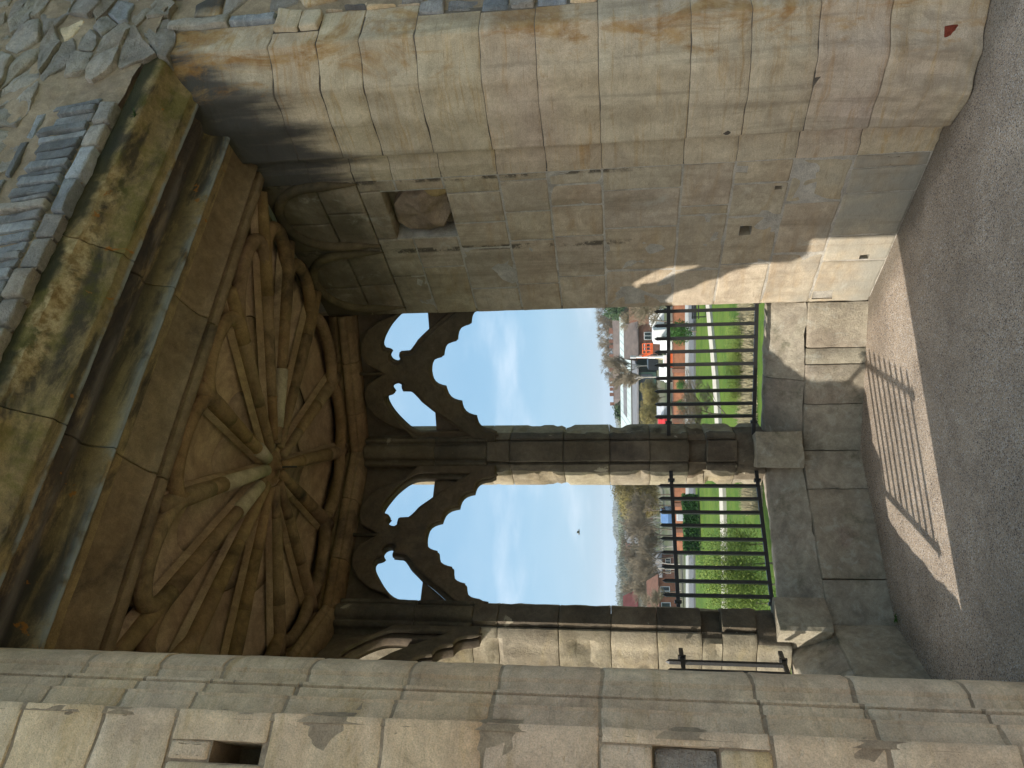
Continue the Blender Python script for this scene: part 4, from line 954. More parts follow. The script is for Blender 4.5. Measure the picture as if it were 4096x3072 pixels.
# ---- houses and larger buildings
def house(name, c, yaw, wx, wy, hw, hr, wall, roof, label, cat='house', group=None, chim=((-.3, 0),), wins=((-.3, .55), (.3, .55)), z=GZ, door=True):
    th = thing(name, label, cat, (c[0], c[1], z), group)
    ax = Vector((math.cos(yaw), math.sin(yaw))); ay = Vector((-ax.y, ax.x))
    def W(a, b, zz): q = Vector(c[:2])+ax*a+ay*b; return Vector((q.x, q.y, z+zz))
    V = [W(-wx, -wy, -.5), W(wx, -wy, -.5), W(wx, wy, -.5), W(-wx, wy, -.5), W(-wx, -wy, hw), W(wx, -wy, hw), W(wx, wy, hw), W(-wx, wy, hw), W(-wx, 0, hw+hr*.97), W(wx, 0, hw+hr*.97)]
    mesh('wall', V, [(0, 1, 5, 4), (1, 2, 6, 9, 5), (2, 3, 7, 6), (3, 0, 4, 8, 7), (0, 3, 2, 1)], wall, th, False)
    e = .35; sl = hr/wy
    rv = []
    for sg in (-1, 1):
        for zz in (0, .16):
            rv += [W(-wx-e, sg*(wy+e), hw-e*sl+zz), W(wx+e, sg*(wy+e), hw-e*sl+zz), W(wx+e, 0, hw+hr+zz), W(-wx-e, 0, hw+hr+zz)]
    rf = [(0, 1, 2, 3), (4, 5, 6, 7), (0, 1, 5, 4), (0, 3, 7, 4), (1, 2, 6, 5), (8, 9, 10, 11), (12, 13, 14, 15), (8, 9, 13, 12), (8, 11, 15, 12), (9, 10, 14, 13)]
    ro = mesh('roof', rv, rf, roof, th, False)
    for a, b in chim:
        q = W(a*wx, b, 0); MB().obox(q.xy, ax, ay, .45, .35, z+hw+hr*.5, z+hw+hr+1.1).build('chimney', M['brickdark'], ro)
    for sd in (-1, 1):
        for fx, fz in wins:
            q = W(fx*wx, sd*(wy+.02), 0); fz_ = z+hw*fz
            wn = MB().obox(q.xy, ax, ay, .62, .06, fz_-.6, fz_+.6).build('window', M['white'], th)
            q2 = W(fx*wx, sd*(wy+.07), 0)
            for i_ in (-1, 1): q3 = q2.xy+ax*(.29*i_); MB().obox(q3, ax, ay, .24, .03, fz_-.5, fz_+.5).build('pane', M['glass'], wn)
    return th
def dirs(x, y, dist): return at(x, y, dist)
# right-hand view
def yaw_to_cam(x, y): d = ray(x, y); return math.atan2(d.y, d.x)-math.pi/2
# long pale-roofed building with rooflights
def long_building():
    a, b = at(*RV(600, 440), 142), at(*RV(600, 1640), 150)
    d = (b-a); L = math.hypot(d.x, d.y); t = Vector((d.x/L, d.y/L)); n_ = Vector((t.y, -t.x))
    if n_.dot((CAM-a).xy) < 0: n_ = -n_
    th = thing('long_building', 'long low building with pale grey-green roof and square rooflights', 'building', (a.x, a.y, GZ))
    def W(s, o, z): q = a.xy+t*s+n_*o; return Vector((q.x, q.y, z))
    z_r0, z_r1, z_top = -1.05, .72, .9
    mesh('wall', [W(-6, 0, GZ-.5), W(L+10, 0, GZ-.5), W(L+10, 0, -1.0), W(-6, 0, -1.0), W(-6, -14, GZ-.5), W(L+10, -14, GZ-.5), W(L+10, -14, -1.0), W(-6, -14, -1.0)], [(0, 1, 2, 3), (1, 5, 6, 2), (5, 4, 7, 6), (4, 0, 3, 7), (0, 4, 5, 1)], M['brickdark'], th, False)
    e = z_r1
    V = [W(-1, .5, z_r0), W(L+10, .5, z_r0), W(L+10, -6, e), W(-1, -6, e), W(-1, .5, z_r0+.2), W(L+10, .5, z_r0+.2), W(L+10, -6, e+.2), W(-1, -6, e+.2), W(-1, -13, -1.0), W(L+10, -13, -1.0), W(-1, -13, -.8), W(L+10, -13, -.8)]
    ro = mesh('roof', V, [(0, 1, 2, 3), (4, 5, 6, 7), (0, 1, 5, 4), (0, 4, 7, 3), (1, 2, 6, 5), (3, 2, 9, 8), (7, 6, 11, 10), (8, 9, 11, 10)], M['paleroof'], th, False)
    for py in (470+430, 1160, 1280, 1405, 1525):
        q = at(*RV(492, py), 146); s = (q-a).xy.dot(t)
        V2 = [W(s+i*.95, -2.6-j*1.0, -.22+j*.27+k*.16+.18) for k in (0, 1) for i, j in ((-1, -1), (1, -1), (1, 1), (-1, 1))]
        r2 = mesh('rooflight', V2, [(0, 1, 2, 3), (4, 5, 6, 7), (0, 1, 5, 4), (1, 2, 6, 5), (2, 3, 7, 6), (3, 0, 4, 7)], M['roofgrey'], ro, False)
    for k in range(14):     # standing seams
        s = L*(k+.5)/14
        MB().tube([W(s, .5, z_r0+.22), W(s, -6, e+.22)], .05, 4).build('seam', M['paleroof'], ro)
    # lower flat-roofed front with dark glazing
    lo = MB(); 
    mesh('front_roof', [W(4, 8, -2.2), W(L-2, 8, -2.2), W(L-2, .1, -1.45), W(4, .1, -1.45), W(4, 8, -1.95), W(L-2, 8, -1.95), W(L-2, .1, -1.2), W(4, .1, -1.2)], [(0, 1, 2, 3), (4, 5, 6, 7), (0, 1, 5, 4), (1, 2, 6, 5), (2, 3, 7, 6), (3, 0, 4, 7)], M['roofgrey'], th, False)
    mesh('front_wall', [W(5, 7.4, GZ-.3), W(L-3, 7.4, GZ-.3), W(L-3, 7.4, -2.2), W(5, 7.4, -2.2), W(5, 0, GZ-.3), W(L-3, 0, GZ-.3), W(L-3, 0, -2.0), W(5, 0, -2.0)], [(0, 1, 2, 3), (1, 5, 6, 2), (0, 4, 7, 3)], M['greenframe'], th, False)
    for k in range(12):
        s = 6+(L-10)*(k+.5)/12
        V3 = [W(s+i*1.1, 7.44+o, zz) for o in (0, .06) for i, zz in ((-1, -4.6), (1, -4.6), (1, -2.6), (-1, -2.6))]
        mesh('window', V3, [(0, 1, 2, 3), (4, 5, 6, 7), (0, 1, 5, 4), (1, 2, 6, 5), (2, 3, 7, 6), (3, 0, 4, 7)], M['glass'], th, False)
    return th
long_building()
q = at(*RV(560, 560), 128); house('brown_building', q, yaw_to_cam(*RV(560, 560))+.1, 2.5, 4, 3.2, 2.0, M['brickdark'], M['rooftile'], 'brown-roofed building with a brick gable behind the orange lift', 'building', chim=(), wins=((-.5, .5), (.2, .5)))
HG = 'brown houses behind the pale-roofed building'
for py, dx, lab in ((330, 215, 'brown terraced house half hidden by bare trees at the right jamb'), (530, 205, 'brown terraced house with white window above the pale roof, nearest the trees'), (640, 205, 'brown terraced house with a chimney behind the birch trunks'),
                    (985, 200, 'brown terraced house with a tall chimney in the middle of the row'), (1100, 200, 'brown terraced house with white bay window above the pale roof'), (1215, 205, 'brown end house with a chimney, last of the row toward the mullion')):
    q = at(*RV(400, py), dx); house('terraced_house', q, yaw_to_cam(*RV(400, py)), 2.7, 4.0, 6.0, 2.0, M['brickdark'], M['rooftile'], lab, 'house', HG, chim=((-.7, 0), (.75, 0)), wins=((-.45, .82), (.4, .82), (-.45, .35), (.4, .35)), z=GZ-.6)
# left-hand view
q = at(*FV(800, 1570), 105); house('brick_house', q, yaw_to_cam(*FV(800, 1500))+.35, 2.8, 2.2, 1.8, 1.2, M['brickwall'], M['brickdark'], 'orange brick house with steep brick-red roof beside the left mullion', 'house', None, chim=(), wins=((-.4, .5), (.35, .5)))
q = at(*FV(640, 1110), 190); house('grey_roofed_house', q, yaw_to_cam(*FV(640, 1110)), 3.0, 4, 3.0, 2.2, M['brickdark'], M['roofgrey'], 'house with wide grey roof behind bare branches in the middle light', 'house', None, chim=(), wins=((-.4, .5), (.35, .5)), z=-11)
q = at(*FV(400, 660), 290); house('grey_roofed_house', q, yaw_to_cam(*FV(400, 660)), 5.6, 5, 5.0, 3.6, M['brickdark'], M['roofgrey'], 'distant long grey-roofed house below the wooded ridge', 'house', None, chim=((.2, 0),), wins=((-.4, .5), (.35, .5)), z=-10)
q = at(*FV(350, 930), 450); house('red_roofed_house', q, yaw_to_cam(*FV(350, 930)), 3.4, 4, 6, 3.2, M['render'], M['roofred'], 'distant red-roofed house among bare trees', 'house', None, chim=((.5, 0),), wins=((-.4, .5), (.35, .5)), z=-11)
q = at(*FV(360, 1030), 460); house('gabled_house', q, yaw_to_cam(*FV(360, 1030))+1.2, 4, 2.6, 6, 2.4, M['render'], M['rooftile'], 'distant cream gabled house right beside the red roof', 'house', None, chim=((.5, 0),), wins=((-.4, .5), (.35, .5)), z=-11)
q = at(*FV(345, 1590), 140); house('maroon_house', q, yaw_to_cam(*FV(345, 1590))+.6, 1.8, 1.6, 9.0, 2.0, M['render'], M['roofred'], 'pale house with maroon roof right against the left mullion', 'house', None, chim=(), wins=((-.3, .8), (.35, .8)), z=-10)

# ---- vehicles
def car(name, c, yaw, L, Hh, paint, label, van=False, group='vehicles parked behind the brick wall'):
    th = thing(name, label, 'van' if van else 'car', (c[0], c[1], c[2]), group); z = c[2]
    ax = Vector((math.cos(yaw), math.sin(yaw))); ay = Vector((-ax.y, ax.x)); hw = .9
    def W(a, b, zz): q = Vector(c[:2])+ax*a+ay*b; return Vector((q.x, q.y, z+zz))
    if van: pf = [(-.5, .35), (-.5, .97), (-.47, 1), (.18, 1), (.33, .62), (.48, .52), (.5, .32)]
    else: pf = [(-.5, .25), (-.5, .52), (-.46, .62), (-.36, .68), (-.24, .98), (-.05, 1), (.08, .98), (.24, .64), (.45, .55), (.5, .42), (.5, .22)]
    n_ = len(pf); ins = [0 if z_ < .66 else .12 for _, z_ in pf]
    V = [W(a*L, -hw+i_, b*Hh) for (a, b), i_ in zip(pf, ins)]+[W(a*L, hw-i_, b*Hh) for (a, b), i_ in zip(pf, ins)]
    mesh('body', V, [tuple(range(n_)), tuple(range(2*n_-1, n_-1, -1))]+[(i, (i+1) % n_, n_+(i+1) % n_, n_+i) for i in range(n_)], paint, th, False)
    gl = [(.02, .68), (.02, .93), (.17, .93), (.28, .66)] if van else [(-.30, .68), (-.22, .92), (.06, .92), (.18, .68)]
    for sg in (-1, 1):
        V = [W(a*L, sg*(hw-.01-(.08 if b > .7 else 0)), b*Hh) for a, b in gl]+[W(a*L, sg*(hw+.03-(.08 if b > .7 else 0)), b*Hh) for a, b in gl]
        mesh('side_window', V, [(0, 1, 2, 3), (4, 5, 6, 7)]+[(i, (i+1) % 4, 4+(i+1) % 4, 4+i) for i in range(4)], M['glass'], th, False)
    for a in (-.31, .31):
        for sg in (-1, 1):
            MB().tube([W(a*L, sg*(hw-.12), .32), W(a*L, sg*(hw+.03), .32)], .32, 12).build('wheel', M['rubber'], th)
    return th
def vd(px, d): return at(*px, d)
def yc(px, k): return yaw_to_cam(*px)+k
cars = [(RV(850, 270), 96, 2.5, 'white', True, 'white van parked behind the wall under the bare tree'), (RV(860, 470), 93, 2.3, 'white', True, 'white van parked behind the wall between the second and third bars'),
        (RV(890, 590), 90, 1.6, 'white', False, 'white car parked just left of the orange cage'), (RV(870, 1390), 100, 1.6, 'greypaint', False, 'silver car behind the wall at the right of the mullion'),
        (RV(890, 1545), 98, 1.6, 'redpaint', False, 'red car half hidden behind the mullion'), (FV(810, 530), 96, 1.6, 'bluepaint', False, 'blue car behind the wall in the middle light'),
        (RV(800, 800), 112, 2.2, 'blackpaint', True, 'black van behind the base of the lift'), (RV(905, 930), 94, 1.55, 'white', False, 'white car parked to the left of the lift base')]
for px, d, hh, pt, van, lab in cars:
    q = vd(px, d); car('parked_van' if van else 'parked_car', (q.x, q.y, GZ+.0), yc(px, 1.45), 5.2 if van else 4.2, hh, M[pt], lab, van)
# orange boom lift
def lift():
    px = RV(965, 775); b = at(*px, 84); th = thing('boom_lift', 'orange and white boom lift with an orange cage, standing behind the brick wall', 'boom lift', (b.x, b.y, GZ))
    yw = yaw_to_cam(*px); ax = Vector((math.cos(yw), math.sin(yw))); ay = Vector((-ax.y, ax.x))
    def S(a, bb): return at(*RV(a, bb), 84)
    MB().obox(b.xy, ax, ay, .8, 1.4, GZ+.45, GZ+1.0).build('chassis', M['orange'], th)
    MB().obox(b.xy-ax*.1, ax, ay, .6, .7, GZ+1.0, GZ+1.6).build('turret', M['white'], th)
    for i in (-1, 1):
        for j in (-1, 1): q = b.xy+ax*(.75*i)+ay*(1.0*j); MB().tube([Vector((*(q-ax*.15), GZ+.4)), Vector((*(q+ax*.15), GZ+.4))], .4, 12).build('wheel', M['rubber'], th)
    MB().tube([S(930, 742), S(700, 742)], .16, 6).build('lower_boom', M['white'], th); MB().tube([S(720, 742), S(545, 742)], .11, 6).build('upper_boom', M['white'], th)
    MB().tube([S(550, 742), S(480, 742)], .17, 6).build('boom_head', M['greypaint'], th)
    MB().tube([S(920, 775), S(690, 735)], .10, 6).build('ram', M['dry'], th)
    MB().tube([S(620, 735), S(735, 690)], .14, 6).build('fly_jib', M['orange'], th)
    c = S(750, 640); u_ = ax; cg = MB()
    top = S(630, 640); h = top.z-c.z
    fl = MB().obox(c.xy, ax, ay, .56, .45, c.z, c.z+.9*h*.3).build('cage_floor', M['orange'], th)
    for i in (-1, -.33, .33, 1):
        for j in (-1, 1): q = c.xy+ax*(.54*i)+ay*(.43*j); MB().tube([Vector((*q, c.z)), Vector((*q, top.z))], .05, 5).build('cage_post', M['orange'], th)
    for f in (.65, 1.0):
        for j in (-1, 1): q0, q1 = c.xy-ax*.56+ay*(.43*j), c.xy+ax*.56+ay*(.43*j); MB().tube([Vector((*q0, c.z+h*f)), Vector((*q1, c.z+h*f))], .055, 5).build('cage_rail', M['orange'], th)
lift()

# ---- trees
def branch_tree(seed, height, spread, levels=4, nb=4, up_=.6, thin=1.0, tw=.02):
    rnd = random.Random(seed); tr, cr = MB(), MB()
    def grow(p, d, L, r, lv):
        k = 4; pts = [p]; rs = [r]; dd = d.copy()
        for i in range(k):
            dd = (dd+Vector((rnd.uniform(-1, 1), rnd.uniform(-1, 1), rnd.uniform(-.3, .6)))*.16).normalized(); p = p+dd*L/k; pts.append(p); rs.append(max(r*(1-.55*(i+1)/k), tw*.8))
        (tr if lv < 2 else cr).tube(pts, rs, 5 if lv < 2 else 3, False)
        if lv >= levels: return
        n_ = nb+rnd.randint(0, 2)+(2 if lv >= 2 else 0)
        for j in range(n_):
            f = rnd.uniform(.3, 1.0) if lv else rnd.uniform(.42, 1.0); i = min(k-1, int(f*k)); q = pts[i].lerp(pts[i+1], f*k-i)
            a = rnd.uniform(0, 2*math.pi); side = Vector((math.cos(a), math.sin(a), 0))
            nd = (dd*up_+side*spread+Vector((0, 0, .25))).normalized()
            grow(q, nd, L*rnd.uniform(.48, .68), max(rs[i]*.55, tw), lv+1)
    grow(Vector((0, 0, -.2)), Vector((0, 0, 1)), height*.45, height*.016*thin, 0)
    return tr, cr
def leaf_cloud(seed, n_, rx, rz, zc, sz, mb=None, flat=.5):
    rnd = random.Random(seed); mb = mb or MB()
    for i in range(n_):
        a, u_, r = rnd.uniform(0, 6.283), rnd.uniform(-1, 1), rnd.random()**.45
        s = math.sqrt(1-u_*u_); bump = 1+.35*noise3((s*math.cos(a), s*math.sin(a), u_), 2.2, seed)
        p = Vector((rx*r*s*math.cos(a)*bump, rx*r*s*math.sin(a)*bump, zc+rz*r*u_*bump))
        d1 = Vector((rnd.uniform(-1, 1), rnd.uniform(-1, 1), rnd.uniform(-1, 1))).normalized(); d2 = d1.orthogonal().normalized()
        h = sz*rnd.uniform(.6, 1.4); mb.add([p-d1*h-d2*h*flat, p+d1*h*.2-d2*h*flat, p+d1*h, p-d1*h*.2+d2*h*flat], [(0, 1, 2, 3)])
    return mb
PROTO = {}; PROTO_H = {}
def proto(key, tr, cr, mt, mc, scale_h):
    def me(mb, nm, mat):
        mm = bpy.data.meshes.new(nm); mm.from_pydata([tuple(v) for v in mb.v], [], mb.f); mm.materials.append(mat); mm.polygons.foreach_set('use_smooth', [True]*len(mm.polygons)); return mm
    zm = max(v.z for v in (cr.v+(tr.v if tr else []))); PROTO_H[key] = zm
    PROTO[key] = (me(tr, 'trunk', mt) if tr else None, me(cr, 'crown', mc))
def put_tree(name, key, loc, sc, yaw, label, cat='tree', group=None):
    th = thing(name, label, cat, loc, group); th.scale = sc if isinstance(sc, tuple) else (sc, sc, sc); th.rotation_euler = (0, 0, yaw)
    for nm, me_ in zip(('trunk', 'crown'), PROTO[key]):
        if me_: o = bpy.data.objects.new(nm, me_); COL.objects.link(o); o.parent = th
    return th
for i in range(3):
    tr, cr = branch_tree(40+i, 10, .9, 4, 5, .55, .8, .017); proto('bare%d' % i, tr, cr, M['bark'], M['twig'], 10)
for i in range(2):
    tr, cr = branch_tree(60+i, 10, .55, 4, 5, .9, .75, .015); proto('birch%d' % i, tr, cr, M['birch'], M['twig'], 10)
for i in range(2):
    tr, cr = branch_tree(70+i, 10, .9, 3, 5, .55); leaf_cloud(5+i, 7000, 3.4, 3.6, 5.6, .26, cr, .16); proto('olive%d' % i, tr, cr, M['bark'], M['olive'], 10)
for i in range(2):
    tr, cr = branch_tree(80+i, 3, 1.0, 3, 7, .5, 1.0, .006); leaf_cloud(15+i, 5200, 1.5, 1.35, 1.5, .05, cr, .3); proto('shrub%d' % i, tr, cr, M['bark'], M['bud'], 3)
tr, cr = branch_tree(90, 3, .8, 2, 5, .6, 1.2); leaf_cloud(25, 3000, 1.0, .9, 1.2, .06, cr); proto('hedge', tr, cr, M['bark'], M['hedge'], 3)
tr, cr = branch_tree(91, 10, .6, 2, 5, .9); leaf_cloud(26, 3800, 2.6, 3.8, 5.2, .22, cr); proto('ever', tr, cr, M['bark'], M['ever'], 10)
rnd = random.Random(5)
def tree_at(name, key, px, dist, h, base_h, label, group, cat='tree', z=GZ, wide=1.0):
    q = at(*px, dist); s = h/PROTO_H[key]
    return put_tree(name, key, (q.x, q.y, z), (s*wide, s*wide, s), rnd.uniform(0, 6), label, cat, group)
SKY_T = 'bare trees on the skyline behind the houses'
for i, (a, d, h) in enumerate([(40, 225, 15), (150, 235, 15.5), (250, 228, 15), (350, 240, 15), (440, 230, 14.5), (540, 238, 15), (640, 232, 14.5), (740, 236, 14), (840, 232, 13.5), (930, 238, 12.5), (1020, 240, 10.5)]):
    tree_at('bare_tree', 'bare%d' % (i % 3), RV(300, a), d, h*.9, 10, 'bare leafless tree on the skyline behind the brown houses', SKY_T, z=GZ-.5, wide=.85)
tree_at('bare_tree', 'bare1', RV(800, 60), 62, 7.6, 10, 'large bare tree against the right wall, branches over the van', None, wide=.9)
tree_at('bare_tree', 'bare1', FV(900, 1420), 90, 4.6, 10, 'bare tree in front of the orange brick house', None)
tree_at('bare_tree', 'bare2', RV(800, 330), 88, 6.5, 10, 'small bare tree beside the white vans', None)
tree_at('birch_tree', 'birch0', RV(600, 850), 120, 9.0, 10, 'pale-trunked birch in front of the pale roof, nearer the lift', None)
tree_at('birch_tree', 'birch1', RV(600, 985), 118, 8.4, 10, 'pale-trunked birch in front of the pale roof, farther from the lift', None)
for i, (a, d, h, lab) in enumerate([(1120, 110, 3.6, 'tallest olive shrub below the low grey roof'), (1220, 108, 3.2, 'olive shrub left of the tallest one below the grey roof'), (1330, 112, 3.5, 'olive shrub above the silver car'), (1440, 106, 3.8, 'olive shrub next to the mullion below the pale roof')]):
    tree_at('olive_shrub', 'olive%d' % (i % 2), RV(800, a), d, h, 10, lab, 'olive shrubs below the pale-roofed building', 'shrub', wide=1.1)
tree_at('evergreen_tree', 'ever', RV(500, 1390), 190, 8.0, 10, 'dark evergreen clump behind the pale roof near the mullion', None, wide=1.5)
tree_at('evergreen_tree', 'ever', RV(500, 180), 180, 10.0, 10, 'dark evergreen among the bare trees by the right wall', None, wide=1.0)
tree_at('bare_shrub', 'bare0', RV(1500, 1480), 42, 3.6, 10, 'leafless twiggy shrub on the lawn beside the mullion', None, 'shrub', wide=1.5)
# middle light
OL = 'olive-brown trees in the wood beyond the road'
for i, (a, d, h, lab) in enumerate([(60, 150, 9.2, 'olive-brown tree right behind the mullion edge in the middle light'), (170, 142, 9.0, 'olive-brown tree, second from the mullion in the middle light'), (290, 150, 8.6, 'olive-brown tree, third from the mullion in the middle light'), (410, 145, 7.6, 'olive-brown tree at the left end of the tall clump')]):
    tree_at('olive_tree', 'olive%d' % (i % 2), FV(800, a), d, h+3.2, 10, lab, OL, z=GZ-3.6, wide=.72)
BT = 'bare trees beyond the road in the middle light'
for i, (a, d, h) in enumerate([(480, 135, 6.5), (600, 130, 6.8), (700, 140, 6.6), (800, 132, 6.4), (890, 125, 6.2), (1000, 130, 6.6), (1090, 120, 6.0), (1180, 135, 6.2), (1290, 112, 5.8), (1400, 118, 5.6), (1500, 112, 5.4), (560, 180, 8), (760, 185, 8), (950, 180, 8), (1150, 185, 7.6), (1330, 180, 7.6), (1480, 180, 7.6)]):
    tree_at('bare_tree', ['bare0', 'birch0', 'bare1', 'bare2', 'birch1'][i % 5], FV(800, a), d, h+(d-80)*.045, 10, 'bare leafless tree beyond the brick wall in the middle light', BT, z=GZ-.4-(d-80)*.05)
hq0, hq1 = at(*FV(1140, 285), 67), at(*FV(1140, 985), 67); hd_ = hq1-hq0; hL = math.hypot(hd_.x, hd_.y); ht = Vector((hd_.x/hL, hd_.y/hL)); hn = Vector((-ht.y, ht.x))
hg = thing('hedge', 'clipped dark green hedge along the pavement in the middle light', 'hedge', ((hq0.x+hq1.x)/2, (hq0.y+hq1.y)/2, GZ-.1))
mb = MB(); rh = random.Random(8)
for i in range(9000):
    s_ = rh.random()*hL; side = rh.random(); hh = 1.15+.12*noise3((s_, 0, 0), .8)
    if side < .45: o_, z_ = rh.choice((-1, 1))*(.42+rh.uniform(-.05, .05)), rh.random()*hh
    else: o_, z_ = rh.uniform(-.42, .42), hh+rh.uniform(-.1, .06)
    q_ = hq0.xy+ht*s_+hn*o_; d1 = Vector((rh.uniform(-1, 1), rh.uniform(-1, 1), rh.uniform(-1, 1))).normalized(); d2 = d1.orthogonal().normalized(); p_ = Vector((q_.x, q_.y, GZ+z_)); k_ = .13*rh.uniform(.6, 1.4)
    mb.add([p_-d1*k_, p_-d2*k_*.5, p_+d1*k_, p_+d2*k_*.5], [(0, 1, 2, 3)])
mb.build('foliage', M['hedge'], hg)
mb = MB()
for i in range(14): q_ = hq0.xy+ht*(hL*(i+.5)/14); mb.tube([Vector((q_.x, q_.y, GZ-.2)), Vector((q_.x+rh.uniform(-.1, .1), q_.y, GZ+.9))], .04, 5)
mb.build('stems', M['bark'], hg)
for i, a in enumerate((1080, 1310)):
    tree_at('hedge_bush', 'hedge', RV(1240, a), 72, 1.3, 2.1, ['small dark bush at the lawn edge below the sixth bar', 'small dark bush at the lawn edge near the mullion'][i], None, 'hedge')
tree_at('evergreen_shrub', 'hedge', RV(1250, 440), 66, 2.4, 2.1, 'green bush on the lawn edge below the white van', None, 'shrub')
for i, (a, b, d, h, lab) in enumerate([(1600, 860, 37, 3.0, 'budding light-green shrub in front of the lawn, nearest the middle bars'), (1700, 1080, 35.5, 3.7, 'large budding green shrub filling the lower middle light'), (1700, 1330, 35, 3.6, 'budding green shrub beside the left mullion'), (1700, 1540, 34.5, 3.2, 'budding green shrub partly behind the left mullion')]):
    tree_at('budding_shrub', 'shrub%d' % (i % 2), FV(a, b), d, h, 3, lab, 'budding shrubs below the window', 'shrub', z=GZ-.1, wide=.8)
for i, (a, b, lab) in enumerate([(1800, 470, 'low brown-green shrub at the foot of the slope, right part'), (1790, 700, 'low brown-green shrub at the foot of the slope, middle part'), (1790, 900, 'low bright-green shrub at the foot of the slope'), (1790, 1180, 'low green shrub at the foot of the slope near the mullion')]):
    q = g(*RV(a+70, b)); put_tree('low_shrub', 'shrub%d' % (i % 2), (q.x, q.y, GZ-.1), (.6, .6, .42), i*1.3, lab, 'shrub', 'low shrubs at the foot of the slope')

# dry grass on the bank below the wall
mb = MB(); rg = random.Random(3)
for i in range(9000):
    px = RV(rg.uniform(1840, 2010), rg.uniform(-200, 1600)) if rg.random() < .7 else FV(rg.uniform(1720, 1900), rg.uniform(50, 500))
    p = g(*px, GZ-.1); h = rg.uniform(.25, .55); a = rg.uniform(0, 6.28); dx = Vector((math.cos(a), math.sin(a), 0))*.035; ln = Vector((rg.uniform(-.2, .2), rg.uniform(-.2, .2), h))
    mb.add([p-dx, p+dx, p+ln], [(0, 1, 2)])
tag(mb.build('dry_grass', M['dry']), 'straw-coloured dry grass on the bank below the window', 'grass', kind='stuff')
# park bench
q = g(*RV(1372, 140)); th = thing('park_bench', 'small dark park bench on the lawn by the path', 'bench', (q.x, q.y, GZ)); yw = yaw_to_cam(*RV(1372, 140)); ax = Vector((math.cos(yw), math.sin(yw))); ay = Vector((-ax.y, ax.x))
for j in range(3): MB().obox(q.xy+ay*(.16*j-.2), ax, ay, .9, .06, GZ+.44, GZ+.48).build('seat_slat', M['rubber'], th)
for j in range(3): MB().obox(q.xy+ay*.3, ax, ay, .9, .03, GZ+.58+.13*j, GZ+.67+.13*j).build('back_slat', M['rubber'], th)
for s in (-1, 1): MB().obox(q.xy+ax*(.75*s), ax, ay, .04, .3, GZ-.05, GZ+.44).build('leg', M['rubber'], th); MB().obox(q.xy+ax*(.75*s)+ay*.27, ax, ay, .04, .03, GZ+.44, GZ+.95).build('back_post', M['rubber'], th)
# sign board on the wall
q = at(*FV(950, 540), 78); yw = yaw_to_cam(*FV(950, 540)); ax = Vector((math.cos(yw), math.sin(yw))); ay = Vector((-ax.y, ax.x))
th = thing('notice_board', 'white notice board standing in front of the brick wall', 'sign', (q.x, q.y, GZ)); MB().obox(q.xy, ax, ay, .45, .03, GZ+.25, GZ+1.0).build('board', M['white'], th)
for s in (-1, 1): MB().obox(q.xy+ax*(.35*s)+ay*.06, ax, ay, .03, .02, GZ-.1, GZ+1.0).build('post', M['rubber'], th)
for k in range(4): MB().obox(q.xy-ay*.035, ax, ay, .34, .004, GZ+.4+.13*k, GZ+.44+.13*k).build('print_line', M['greypaint'], th)
# ridge and woods in the distance
def ridge(name, dist, pts, mat, depth, seed, rough, tree_h):
    """pts: (px reading x, y) of the crest"""
    cr = [at(x, y, dist) for x, y in pts]; pl = []
    for p, q in zip(cr[:-1], cr[1:]):
        for j in range(24): pl.append(p.lerp(q, j/24))
    pl.append(cr[-1]); rnd = random.Random(seed); vs = []; n_ = len(pl)
    for p in pl:
        z = p.z+rnd.uniform(-1, 1)*tree_h*.35+noise3(p, 1/40, seed)*tree_h; o = (p-CAM).xy.normalized()
        vs += [Vector((p.x-o.x*depth*.8, p.y-o.y*depth*.8, GZ-2)), Vector((p.x-o.x*depth*.3, p.y-o.y*depth*.3, GZ+(z-GZ)*.62+rnd.uniform(-1, 1)*tree_h*.3)), Vector((p.x, p.y, z)), Vector((p.x+o.x*depth, p.y+o.y*depth, GZ-2))]
    fs = [(i*4+k, (i+1)*4+k, (i+1)*4+k+1, i*4+k+1) for i in range(n_-1) for k in range(3)]
    return tag(mesh(name, vs, fs, mat, None, True), kind='structure')
ridge('far_hill', 3200, [RV(295, -2500), RV(290, -600), RV(285, 600), RV(300, 1250), RV(305, 1560), FV(165, 60), FV(160, 300), FV(152, 560), FV(160, 760), FV(190, 900), FV(195, 1300), FV(190, 1600), FV(190, 2600), FV(200, 5000)], M['wood'], 700, 2, 1, 9)
ridge('field_hill', 1500, [RV(340, -2500), RV(330, 200), RV(345, 1250), RV(345, 1560), FV(215, 60), FV(215, 560), FV(222, 900), FV(235, 1300), FV(225, 1600), FV(225, 2600), FV(230, 5000)], M['field'], 400, 5, 1, 2.5)
ridge('wooded_hill', 700, [RV(310, -2500), RV(300, 300), RV(300, 1150), RV(325, 1300), RV(350, 1560), FV(240, 60), FV(240, 500), FV(255, 900), FV(225, 1050), FV(245, 1300), FV(250, 1600), FV(245, 2600), FV(250, 5000)], M['wood'], 220, 8, 1, 3.5)
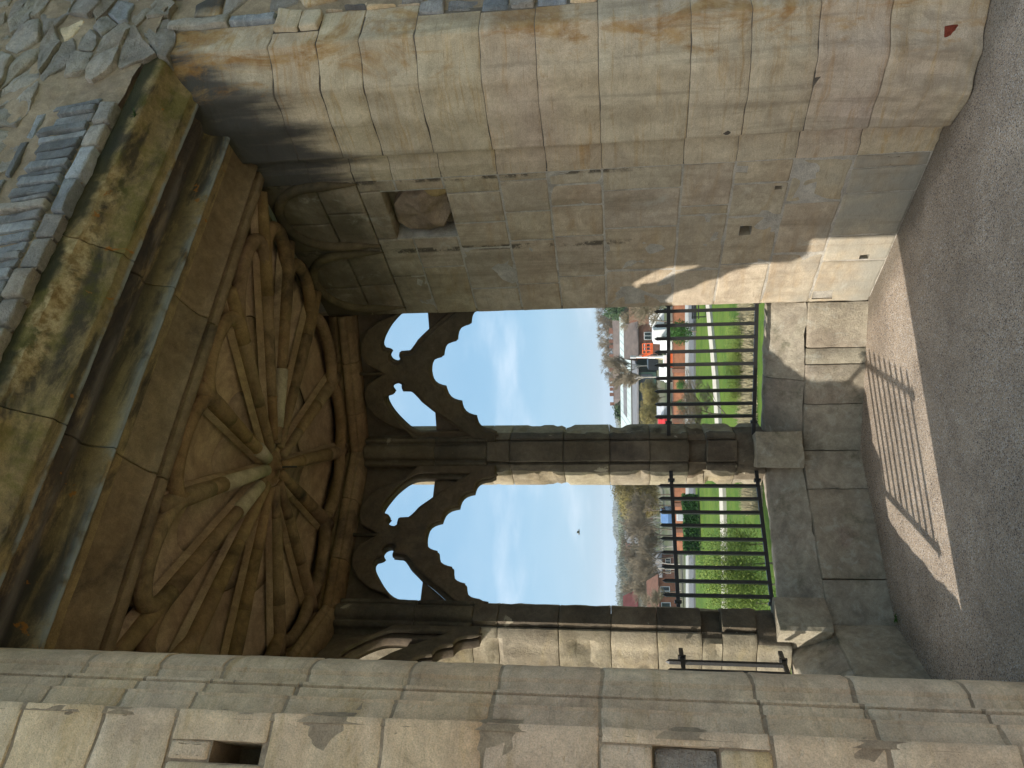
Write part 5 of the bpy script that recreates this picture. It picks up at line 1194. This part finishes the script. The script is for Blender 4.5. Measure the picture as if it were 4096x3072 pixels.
# far wood that reads as one mass, and roofs scattered in it
mb = MB(); rw_ = random.Random(17)
for i in range(420):
    d_ = rw_.uniform(230, 640); py = rw_.uniform(-150, 1750); q = at(*FV(400, py), d_); zb = -12+(d_-230)*.022; hh = rw_.uniform(5, 9)
    for j in range(26):
        a_ = rw_.uniform(0, 6.283); r_ = rw_.random()**.5*hh*.42; p_ = Vector((q.x+r_*math.cos(a_), q.y+r_*math.sin(a_), zb+hh*rw_.uniform(.25, 1))); d1 = Vector((rw_.uniform(-.6, .6), rw_.uniform(-.6, .6), 1)).normalized(); d2 = d1.orthogonal().normalized(); k_ = rw_.uniform(.5, 1.2)
        mb.add([p_-d1*k_, p_-d2*k_*.28, p_+d1*k_, p_+d2*k_*.28], [(0, 1, 2, 3)])
tag(mb.build('distant_wood', M['farwood']), 'hazy brown wood on the slope below the ridge', 'wood', kind='stuff')
for i, (a, b, d_, wx_, rf, lab) in enumerate([(330, 560, 420, 3.2, 'rooftile', 'tiny brown-roofed house on the slope right of the long grey roof'), (300, 760, 520, 3.5, 'roofgrey', 'tiny grey-roofed house just below the ridge line'), (420, 880, 330, 3.0, 'rooftile', 'small brown-roofed house below the red roof'),
        (450, 1180, 300, 3.2, 'roofgrey', 'small grey-roofed house above the wide grey roof'), (400, 1290, 380, 3.4, 'rooftile', 'small brown-roofed house on the slope, left part of the middle light'), (330, 1420, 480, 3.4, 'roofred', 'tiny red-roofed house high on the slope near the left mullion')]):
    q = at(*FV(a, b), d_); zt_ = q.z; house('slope_house', q, yaw_to_cam(*FV(a, b))+.2*(i-2), wx_, 3.2, 4.2, 2.4, M['render'] if i % 2 else M['brickdark'], M[rf], lab, 'house', 'small houses on the far slope', chim=(), wins=((-.45, .6), (.4, .6)), z=zt_-6.0)
# gull
q = at(2316, 2130, 60); th = thing('bird', 'small dark bird gliding in the middle light', 'bird', tuple(q))
yw = yaw_to_cam(2316, 2130); ax = Vector((math.cos(yw), math.sin(yw), 0)); V3 = Vector
MB().tube([q-ax*.22, q-ax*.1, q+ax*.08, q+ax*.2, q+ax*.27], [.01, .05, .055, .035, .006], 8).build('body', M['bark'], th, True)
fy = Vector((-ax.y, ax.x, 0))
for s in (-1, 1):
    r_ = q+ax*.05; t_ = q+fy*(.42*s)+Vector((0, 0, .16))-ax*.08; m_ = q+fy*(.2*s)+Vector((0, 0, .12))+ax*.06
    vs = [r_+ax*.07, m_+ax*.06, t_, m_-ax*.09, r_-ax*.09]; vs = vs+[v-Vector((0, 0, .015)) for v in vs]
    mesh('wing', vs, [(0, 1, 2, 3, 4), (9, 8, 7, 6, 5)]+[(i, (i+1) % 5, 5+(i+1) % 5, 5+i) for i in range(5)], M['bark'], th, False)

# air between here and the ridge
HAZE = True
if HAZE:
    t = bpy.data.materials.new('thin_air_haze'); t.use_nodes = True; t.node_tree.nodes.clear()
    ho = t.node_tree.nodes.new('ShaderNodeOutputMaterial'); hv = t.node_tree.nodes.new('ShaderNodeVolumePrincipled')
    hv.inputs['Color'].default_value = (0.80, 0.88, 0.97, 1); hv.inputs['Density'].default_value = 0.00016; hv.inputs['Anisotropy'].default_value = 0.2
    t.node_tree.links.new(hv.outputs[0], ho.inputs['Volume'])
    hb = MB().box(-7000, 7000, -7000, 7000, GZ-14, 140).build('haze', t); hb['kind'] = 'stuff'
